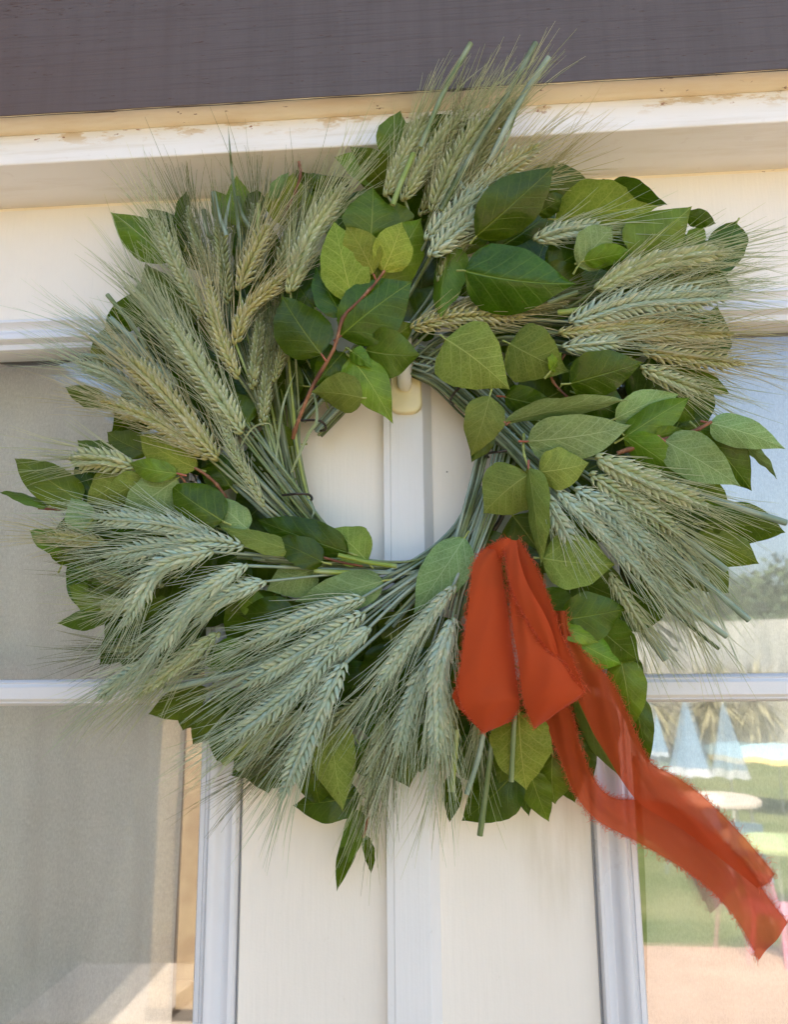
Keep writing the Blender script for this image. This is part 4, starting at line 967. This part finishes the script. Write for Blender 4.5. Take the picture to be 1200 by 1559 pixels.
# D: bottom left
ear([(555, 909, 78), (469, 939, 82), (375, 984, 80)], 32, 'b', 80, stem='D', stemk='b'); ear([(555, 931, 80), (469, 987, 82), (371, 1044, 78)], 32, 'b', 84, stem='D', stemk='b'); ear([(516, 980, 84), (442, 1055, 84), (349, 1126, 76)], 34, 'b', 86, stem='D', stemk='b')
ear([(525, 1008, 88), (484, 1089, 86), (431, 1209, 74)], 35, 'b', 80, stem='D', stemk='b'); ear([(564, 954, 78), (510, 996, 78)], 28, 'b', 60, stem='D', stemk='b'); ear([(461, 1081, 66), (379, 1141, 60)], 26, 'g', 80); ear([(500, 985, 62), (420, 1010, 60), (320, 1030, 56)], 26, 'g', 90, stem='D', stemk='b')
ear([(560, 1060, 60), (470, 1120, 56), (400, 1170, 50)], 24, 'k', 90)
# E: bottom
ear([(693, 890, 84), (630, 965, 88), (568, 1055, 84)], 30, 'b', 86, stem='E', stemk='b'); ear([(690, 939, 92), (667, 1025, 92), (667, 1152, 82)], 37, 'b', 92, stem='E', stemk='b'); ear([(650, 1008, 78), (622, 1077, 76), (605, 1145, 70)], 30, 'b', 92, stem='E', stemk='b')
ear([(585, 1085, 58), (572, 1155, 52), (559, 1224, 46)], 27, 'g', 80); ear([(620, 1060, 56), (600, 1130, 52), (580, 1190, 46)], 24, 'k', 90); ear([(690, 1050, 60), (680, 1120, 54), (672, 1170, 48)], 24, 'g', 90); ear([(730, 1080, 56), (725, 1150, 50)], 20, 'g', 80)
# F: right
ear([(906, 697, 84), (983, 733, 86), (1072, 768, 82)], 38, 'g', 70, stem='F', stemk='b'); ear([(897, 722, 82), (967, 767, 84), (1034, 813, 80)], 33, 'g', 74, stem='F', stemk='b'); ear([(874, 745, 84), (929, 779, 86), (997, 847, 82)], 33, 'b', 78, stem='F', stemk='b')
ear([(846, 746, 84), (917, 808, 84), (993, 888, 78)], 29, 'b', 78, stem='F', stemk='b'); ear([(826, 746, 84), (842, 775, 86), (870, 826, 84)], 31, 'b', 60, stem='F', stemk='b'); ear([(928, 872, 70), (955, 915, 70), (983, 962, 64)], 26, 'g', 74); ear([(990, 780, 64), (1040, 830, 60), (1075, 880, 54)], 26, 'b', 90)
ear([(940, 790, 62), (1000, 860, 58), (1050, 930, 50)], 26, 'g', 90, stem='F', stemk='b')
# G: right top
ear([(906, 442, 82), (983, 404, 84), (1105, 383, 80)], 37, 'g', 80, stem='G'); ear([(867, 492, 78), (967, 462, 80), (1104, 452, 74)], 34, 'b', 76, stem='G'); ear([(850, 508, 74), (933, 500, 76), (1026, 492, 72)], 28, 'y', 70, stem='G'); ear([(856, 529, 80), (945, 521, 80)], 28, 'b', 60, stem='G')
ear([(950, 512, 70), (1113, 508, 66)], 28, 'y', 76); ear([(975, 533, 72), (1050, 545, 72), (1130, 554, 68)], 27, 'y', 76); ear([(975, 560, 70), (1075, 598, 64)], 28, 'g', 74); ear([(625, 500, 66), (700, 483, 72), (793, 482, 74)], 28, 'y', 55); ear([(812, 366, 72), (860, 352, 74), (915, 346, 74)], 28, 'b', 70); ear([(640, 486, 62), (740, 462, 64), (830, 452, 66)], 26, 'k', 60)
ear([(930, 470, 62), (1020, 440, 60), (1100, 425, 58)], 28, 'g', 80); ear([(800, 470, 60), (860, 460, 62)], 26, 'k', 60)
# H: top
ear([(587, 300, 76), (613, 240, 84), (648, 177, 96)], 29, 'g', 62, stem='H'); ear([(613, 307, 76), (663, 223, 88), (717, 163, 104)], 29, 'g', 62, stem='H'); ear([(657, 323, 78), (700, 233, 92), (750, 167, 106)], 32, 'g', 66, stem='H'); ear([(690, 340, 78), (743, 277, 90), (816, 225, 104)], 34, 'y', 62, stem='H')
ear([(648, 367, 82), (700, 318, 88), (750, 290, 92)], 31, 'b', 66, stem='H', stemk='b'); ear([(653, 392, 82), (693, 353, 86), (735, 322, 90)], 30, 'b', 60, stem='H', stemk='b'); ear([(700, 300, 70), (740, 220, 88), (790, 150, 106)], 28, 'g', 60); ear([(640, 330, 66), (680, 250, 82), (700, 190, 92)], 26, 'k', 64); ear([(668, 430, 66), (690, 390, 70), (720, 350, 74)], 26, 'k', 50); ear([(760, 290, 74), (820, 270, 84), (845, 250, 92)], 24, 'y', 70)

# ------------------------------------------------------------------ straws
R4 = random.Random(17)
def straw(pts, r, mt='g', cut=False, sides=7, name='wheat_stem', n=18, flat=1.0, nodes=True):
    P = catmull(pts, n); pp = [W(u, v, dclamp(v, d / 1000)) for u, v, d in P]
    rr = [r * (1 + 0.05 * math.sin(i * 1.7)) for i in range(n)]
    if nodes: rr[n // 3] *= 1.28
    bd = MB(); bd.tube(pp, rr, sides, True, 0, 1 if cut else 0, flat); return bd.build(name, [M_stem[mt], M_cut], wr)
for p0, p1, bn, kd in EARS:
    path = BUN[bn]; dz = R4.uniform(-9, 6)
    pts = [(p0[0] + (p1[0] - p0[0]) * .06, p0[1] + (p1[1] - p0[1]) * .06, p0[2] - 2)]
    ux, uy = path[1][0] - path[0][0], path[1][1] - path[0][1]; uq = math.hypot(ux, uy)
    off = max(-1.15, min(1.15, (-(p0[0] - path[0][0]) * uy + (p0[1] - path[0][1]) * ux) / uq / path[0][3] * .8)) + R4.uniform(-.12, .12)
    de = math.hypot(p0[0] - path[-1][0], p0[1] - path[-1][1])
    for i, (u, v, d, s) in enumerate(path):
        if math.hypot(u - path[-1][0], v - path[-1][1]) > de - 45: continue
        j = min(i + 1, len(path) - 1); k = max(j - 1, 0)
        tx_, ty_ = path[j][0] - path[k][0], path[j][1] - path[k][1]; q = math.hypot(tx_, ty_)
        o_ = off * s + R4.uniform(-2, 2)
        pts.append((u - ty_ / q * o_, v + tx_ / q * o_, d + dz))
    straw(pts, R4.uniform(.00095, .0014), R4.choice((kd, kd, 'b', 'g')) if bn not in 'A' else R4.choice('gky'))
for bn, path in BUN.items():                        # more straws in each handful, packed under the first
    u0, v0, d0, s0 = path[0]; u1, v1 = path[1][0], path[1][1]
    for k in range({'E': 21, 'D': 15, 'A': 27, 'F': 17, 'G': 14, 'H': 14, 'C': 9, 'B': 20}[bn]):
        off = R4.uniform(-1.1, 1.1); dz = R4.uniform(-20, -3); ex = R4.uniform(.3, .9); uq = math.hypot(u1 - u0, v1 - v0)
        pts = [(u0 + (u0 - u1) * ex - (v1 - v0) / uq * off * s0 * 1.25, v0 + (v0 - v1) * ex + (u1 - u0) / uq * off * s0 * 1.25, d0 - 6 + dz * .5)]
        for i, (u, v, d, s) in enumerate(path):
            j = min(i + 1, len(path) - 1); kk = max(j - 1, 0)
            tx_, ty_ = path[j][0] - path[kk][0], path[j][1] - path[kk][1]; q = math.hypot(tx_, ty_)
            pts.append((u - ty_ / q * off * s + R4.uniform(-2, 2), v + tx_ / q * off * s + R4.uniform(-2, 2), d + dz))
        straw(pts, R4.uniform(.0010, .0017), R4.choice({'A': 'gkyk', 'F': 'kkg', 'G': 'kkg', 'E': 'kgb', 'H': 'kgb'}.get(bn, 'gbk')))
# cut straw ends that stick out of the wreath
CUTS = [
 ([(682, 300, 96), (640, 225, 104), (676, 140, 108), (717, 66, 110)][1:], .0022, 'g'), ([(672, 320, 92), (725, 225, 106), (772, 145, 112), (816, 66, 114)], .0026, 'k'), ([(745, 250, 96), (768, 200, 106), (800, 140, 110), (836, 88, 112)], .0026, 'b'),
 ([(598, 312, 92), (612, 275, 94), (630, 234, 96)], .0024, 'y'), ([(1030, 738, 74), (1095, 763, 72), (1198, 796, 70)], .0026, 'b'), ([(1000, 786, 74), (1042, 818, 72), (1107, 868, 68)], .0024, 'b'),
 ([(1000, 820, 68), (1055, 870, 64), (1141, 944, 58)], .0025, 'b'), ([(1000, 880, 62), (1042, 920, 60), (1107, 969, 54)], .0022, 'b'), ([(1010, 920, 56), (1055, 956, 52), (1095, 988, 48)], .0014, 'k'), ([(950, 910, 64), (978, 956, 60), (1014, 1004, 56)], .0030, 'b'),
 ([(756, 1080, 66), (746, 1162, 60), (731, 1272, 54)], .0023, 'g'), ([(744, 1070, 70), (731, 1145, 66), (711, 1209, 62)], .0021, 'b'), ([(696, 1110, 70), (693, 1150, 68), (688, 1205, 64)], .0021, 'y'), ([(786, 1060, 76), (782, 1125, 78), (779, 1190, 76)], .0019, 'g'),
 ([(450, 1070, 62), (400, 1110, 62), (340, 1162, 58)], .0030, 'y'), ([(400, 978, 70), (382, 984, 70), (335, 1005, 70)], .0024, 'g'), ([(400, 1010, 68), (356, 1026, 68), (250, 1050, 62)], .0026, 'b'), ([(440, 1110, 54), (400, 1140, 54), (361, 1170, 50)], .0030, 'b'),
 ([(200, 560, 62), (172, 538, 62), (137, 512, 60)], .0026, 'b'), ([(225, 545, 66), (205, 520, 66), (168, 485, 64)], .0026, 'b'), ([(222, 530, 62), (202, 497, 62), (163, 449, 60)], .0020, 'g'), ([(185, 560, 58), (160, 545, 56), (125, 541, 54)], .0024, 'b'),
 ([(604, 862, 72), (560, 856, 72), (515, 845, 74)], .0019, 'y'), ([(540, 872, 66), (505, 871, 68), (478, 869, 70)], .0021, 'y'), ([(345, 360, 64), (332, 325, 62), (325, 293, 62)], .0022, 'b'), ([(392, 350, 64), (394, 325, 64), (393, 310, 64)], .0018, 'y'),
 ([(172, 792, 66), (150, 785, 66), (128, 805, 66)], .0016, 'y'), ([(190, 880, 60), (170, 872, 60), (178, 868, 60)], .0016, 'y'), ([(395, 365, 60), (370, 330, 60), (362, 300, 60)], .0020, 'k'), ([(352, 350, 60), (318, 360, 60), (310, 320, 58)], .0022, 'k'),
 ([(760, 300, 88), (700, 280, 88), (720, 200, 96)], .0022, 'b'), ([(880, 445, 72), (860, 452, 72), (835, 462, 70)], .0022, 'g'), ([(850, 476, 74), (868, 474, 76), (890, 470, 76)], .0024, 'y'),
]
for p, r, k in CUTS: straw(p, r, k, True, 9, 'cut_straw', 10, 1.0, False)
# a few long dry blades
def blade(pts, w, mt='k'):
    P = catmull(pts, 24); vs = []; n = len(P)
    for i, (u, v, d) in enumerate(P):
        p = W(u, v, dclamp(v, d / 1000)); q = W(*(P[min(i + 1, n - 1)][:2]), dclamp(v, d / 1000)) - W(*(P[max(i - 1, 0)][:2]), dclamp(v, d / 1000))
        s = q.normalized().cross((CAMP - p).normalized()); t = i / (n - 1); hw = w * (1 - t ** 3) * (.5 + .5 * min(1, t * 4))
        s = (s + Vector((0, .6 * math.sin(t * 4), 0))).normalized()
        vs += [p - s * hw, p + Vector((0, .0006, 0)), p + s * hw]
    bd = MB(); bd.add(vs, [(i * 3 + j, i * 3 + j + 1, (i + 1) * 3 + j + 1, (i + 1) * 3 + j) for i in range(n - 1) for j in range(2)]); return bd.build('grass_blade', M_stem[mt], wr)
blade([(372, 420, 60), (362, 340, 62), (353, 262, 66), (347, 190, 80)], .0018, 'k'); blade([(443, 720, 62), (470, 660, 66), (482, 640, 66), (478, 600, 64), (458, 560, 60)], .0016, 'g'); blade([(470, 760, 60), (478, 776, 62), (474, 790, 60)], .0012, 'b')
blade([(420, 700, 60), (430, 620, 62), (452, 560, 62)], .0012, 'g'); blade([(360, 690, 70), (384, 652, 78), (410, 645, 76), (418, 664, 70)], .0009, 'g'); blade([(300, 520, 60), (250, 460, 60), (170, 400, 50)], .0014, 'g'); blade([(330, 420, 54), (330, 350, 56), (320, 290, 58)], .002, 'g'); blade([(345, 420, 54), (342, 350, 56), (352, 290, 58)], .0022, 'b'); blade([(400, 420, 54), (410, 350, 56), (440, 300, 60)], .0018, 'k')
blade([(700, 330, 80), (760, 240, 98), (800, 130, 110)], .002, 'g')

# ------------------------------------------------------------------ hoop and clamps
bd = MB(); cpt = []
for i in range(65):
    a_ = 2 * math.pi * i / 64; cpt.append(W(606 + 176 * math.cos(a_), 712 + 172 * math.sin(a_), 0.026))
bd.tube(cpt, 0.0022, 8, False); bd.build('wire_hoop', M_wire, wr)
def clamp_(pts):
    P = catmull(pts, 16); bd = MB(); bd.tube([W(u, v, d / 1000) for u, v, d in P], .0011, 8); bd.build('wire_clamp', M_wire, wr)
clamp_([(430, 754, 60), (452, 752, 68), (470, 753, 64), (475, 760, 50), (468, 764, 36)]); clamp_([(458, 640, 48), (484, 640, 52), (494, 646, 48), (496, 654, 40), (488, 656, 32)])
clamp_([(735, 560, 64), (712, 578, 66), (692, 598, 60), (686, 610, 46), (690, 616, 34)]); clamp_([(772, 686, 66), (758, 688, 66), (744, 690, 58), (740, 694, 44), (744, 696, 34)])

# ------------------------------------------------------------------ ribbon
rb = thing('ribbon', 'rust orange frayed chiffon ribbon tied on the wreath, two loops and two long tails', 'ribbon')
def strip(st, nu=34, nv=12, wav=0.0012, seed=0, name='ribbon_loop', fray=(1, 1), bulge=0.0, endfray=False):
    """st: stations (left u, v, mm, right u, v, mm)"""
    S = catmull(st, nu); vs = []; uvs = []; EL = []; ER = []
    ln = 0
    for i, (a0, a1, a2, b0, b1, b2) in enumerate(S):
        L_, R_ = W(a0, a1, a2 / 1000), W(b0, b1, b2 / 1000)
        if i: ln += ((L_ + R_) / 2 - pm).length
        pm = (L_ + R_) / 2
        for j in range(nv + 1):
            q = j / nv; p = L_.lerp(R_, q); ww = (R_ - L_).length
            wv = wav * (math.sin(q * 7 + i * .35 + seed) + .6 * mnoise.noise(p * 45 + Vector((seed, 0, 0)))) * math.sin(math.pi * min(1, max(0.0, q * .9 + .05)))
            p = p + Vector((0, -1, 0)) * (wv + bulge * ww * 4 * q * (1 - q))
            vs.append(p); uvs.append((q * ww / .05 * .05 / .05, ln / .05))
            if j == 0: EL.append(p)
            if j == nv: ER.append(p)
    n = nv + 1
    bd = MB(); bd.add(vs, [(i * n + j, i * n + j + 1, (i + 1) * n + j + 1, (i + 1) * n + j) for i in range(nu - 1) for j in range(nv)], uvs)
    o = bd.build(name, M_tail if 'tail' in name else M_ribbon, rb)
    sm = o.modifiers.new('sub', 'SUBSURF'); sm.levels = sm.render_levels = 1
    # frayed threads
    r_ = random.Random(seed + 100); fb = MB()
    jobs = []
    if fray[0]: jobs.append((EL, ER))
    if fray[1]: jobs.append((ER, EL))
    if endfray:
        last = vs[-n:]; prev = vs[-2 * n:-n]; jobs.append((last, prev))
    for E_, O_ in jobs:
        for i in range(len(E_) - 1):
            seg = (E_[i + 1] - E_[i]).length; k = max(1, int(seg * 1700))
            for _ in range(k):
                q = r_.random(); p = E_[i].lerp(E_[i + 1], q); o_ = (E_[i] - O_[i]).normalized(); tg = (E_[i + 1] - E_[i]).normalized()
                d = (o_ * r_.uniform(.15, 1.0) + tg * r_.uniform(-1.0, 1.0) + Vector((0, -1, 0)) * r_.uniform(-.3, .6)).normalized(); ll = r_.uniform(.0014, .0060) * (1.5 if r_.random() < .12 else 1)
                cv = (tg * r_.uniform(-1, 1) + o_ * r_.uniform(-.6, .4) + Vector((0, -1, 0)) * r_.uniform(-.5, .5)) * ll * .7
                fb.tube([p - o_ * .0006, p + d * ll * .45, p + d * ll * .75 + cv * .5, p + d * ll * .8 + cv], [.00016, .00015, .00013, .00008], 3, False)
            for _ in range(1):                      # threads running along the edge
                p = E_[i]; q2 = E_[i + 1]; o_ = (E_[i] - O_[i]).normalized()
                fb.tube([p + o_ * r_.uniform(0, .0009), p.lerp(q2, .5) + o_ * r_.uniform(.0003, .0014), q2 + o_ * r_.uniform(0, .0009)], .00018, 3, False)
    fb.build('frayed_edge', M_fray, o, kind='stuff')
    return o
# tails
strip([(838, 930, 84, 862, 930, 84), (858, 1000, 82, 868, 966, 82), (872, 1046, 80, 896, 1001, 80), (890, 1086, 78, 925, 1030, 76), (905, 1118, 74, 947, 1066, 72), (926, 1152, 70, 966, 1112, 68), (947, 1188, 64, 991, 1161, 62),
       (978, 1226, 58, 1022, 1178, 56), (1034, 1259, 52, 1060, 1203, 50), (1081, 1294, 50, 1100, 1240, 46), (1120, 1325, 48, 1142, 1284, 46), (1155, 1353, 48, 1182, 1332, 46)], 60, 14, .0026, 3, 'ribbon_tail', fray=(0, 1), endfray=True, bulge=.05)
strip([(812, 1060, 70, 846, 1050, 70), (834, 1110, 68, 870, 1083, 68), (855, 1158, 64, 884, 1137, 64), (878, 1212, 58, 906, 1188, 58), (913, 1251, 52, 933, 1214, 52), (964, 1278, 46, 973, 1218, 44), (1019, 1309, 44, 1024, 1228, 38),
       (1070, 1344, 42, 1086, 1268, 36), (1112, 1386, 42, 1138, 1318, 36), (1139, 1428, 44, 1170, 1366, 40), (1156, 1463, 46, 1201, 1405, 42)], 60, 14, .0022, 8, 'ribbon_tail')
# left loop: front face, then the fold at the bottom and the back face
strip([(760, 826, 88, 770, 822, 90), (736, 838, 97, 765, 838, 94), (721, 860, 103, 764, 866, 96), (716, 900, 107, 770, 912, 98), (710, 950, 109, 777, 958, 98), (703, 1004, 110, 784, 1010, 98), (698, 1042, 109, 788, 1046, 98), (704, 1074, 106, 791, 1066, 101),
       (722, 1099, 101, 788, 1082, 96), (738, 1115, 94, 774, 1100, 90), (742, 1106, 85, 774, 1092, 83), (726, 1080, 78, 778, 1066, 78), (706, 1050, 75, 776, 1030, 76), (706, 990, 74, 772, 980, 76), (724, 890, 74, 768, 900, 78)], 90, 14, .0014, 1, bulge=.15)
strip([(700, 1020, 104, 716, 1028, 94), (694, 1046, 101, 712, 1058, 92), (689, 1062, 97, 716, 1082, 89), (704, 1084, 91, 728, 1100, 86), (736, 1116, 90, 744, 1104, 82)], 24, 6, .0006, 12, fray=(0, 0))
# right loop: lower front panel, turned flap, dark inner face
strip([(771, 840, 98, 776, 842, 99), (774, 872, 104, 780, 880, 105), (776, 905, 108, 791, 920, 109), (781, 955, 111, 808, 949, 112), (788, 996, 112, 832, 985, 112), (793, 1036, 111, 856, 1009, 112), (797, 1063, 109, 874, 1035, 109), (806, 1090, 105, 889, 1055, 105), (814, 1107, 98, 852, 1082, 98), (822, 1098, 88, 866, 1066, 90), (808, 1060, 82, 866, 1030, 88), (795, 1000, 80, 840, 980, 86)], 80, 14, .0014, 2, bulge=.16)
strip([(768, 821, 96, 787, 823, 98), (771, 850, 104, 791, 850, 108), (775, 880, 110, 800, 880, 115), (786, 912, 114, 814, 908, 119), (803, 943, 116, 829, 934, 120), (826, 978, 115, 842, 964, 118), (846, 1000, 113, 850, 996, 114)], 44, 8, .0006, 5, fray=(1, 0), bulge=.10)
strip([(784, 824, 92, 790, 821, 94), (786, 850, 94, 803, 842, 104), (794, 882, 98, 815, 862, 110), (808, 912, 101, 828, 891, 113), (824, 942, 103, 841, 926, 114), (838, 972, 106, 853, 962, 114), (850, 1000, 108, 872, 1005, 113), (872, 1036, 108, 890, 1053, 108)], 44, 6, .0005, 6, fray=(0, 1))
# knot strap
strip([(742, 836, 94, 752, 850, 94), (752, 828, 99, 766, 846, 100), (764, 822, 101, 776, 838, 102), (778, 820, 99, 786, 832, 98)], 18, 6, .0006, 9, 'ribbon_knot')
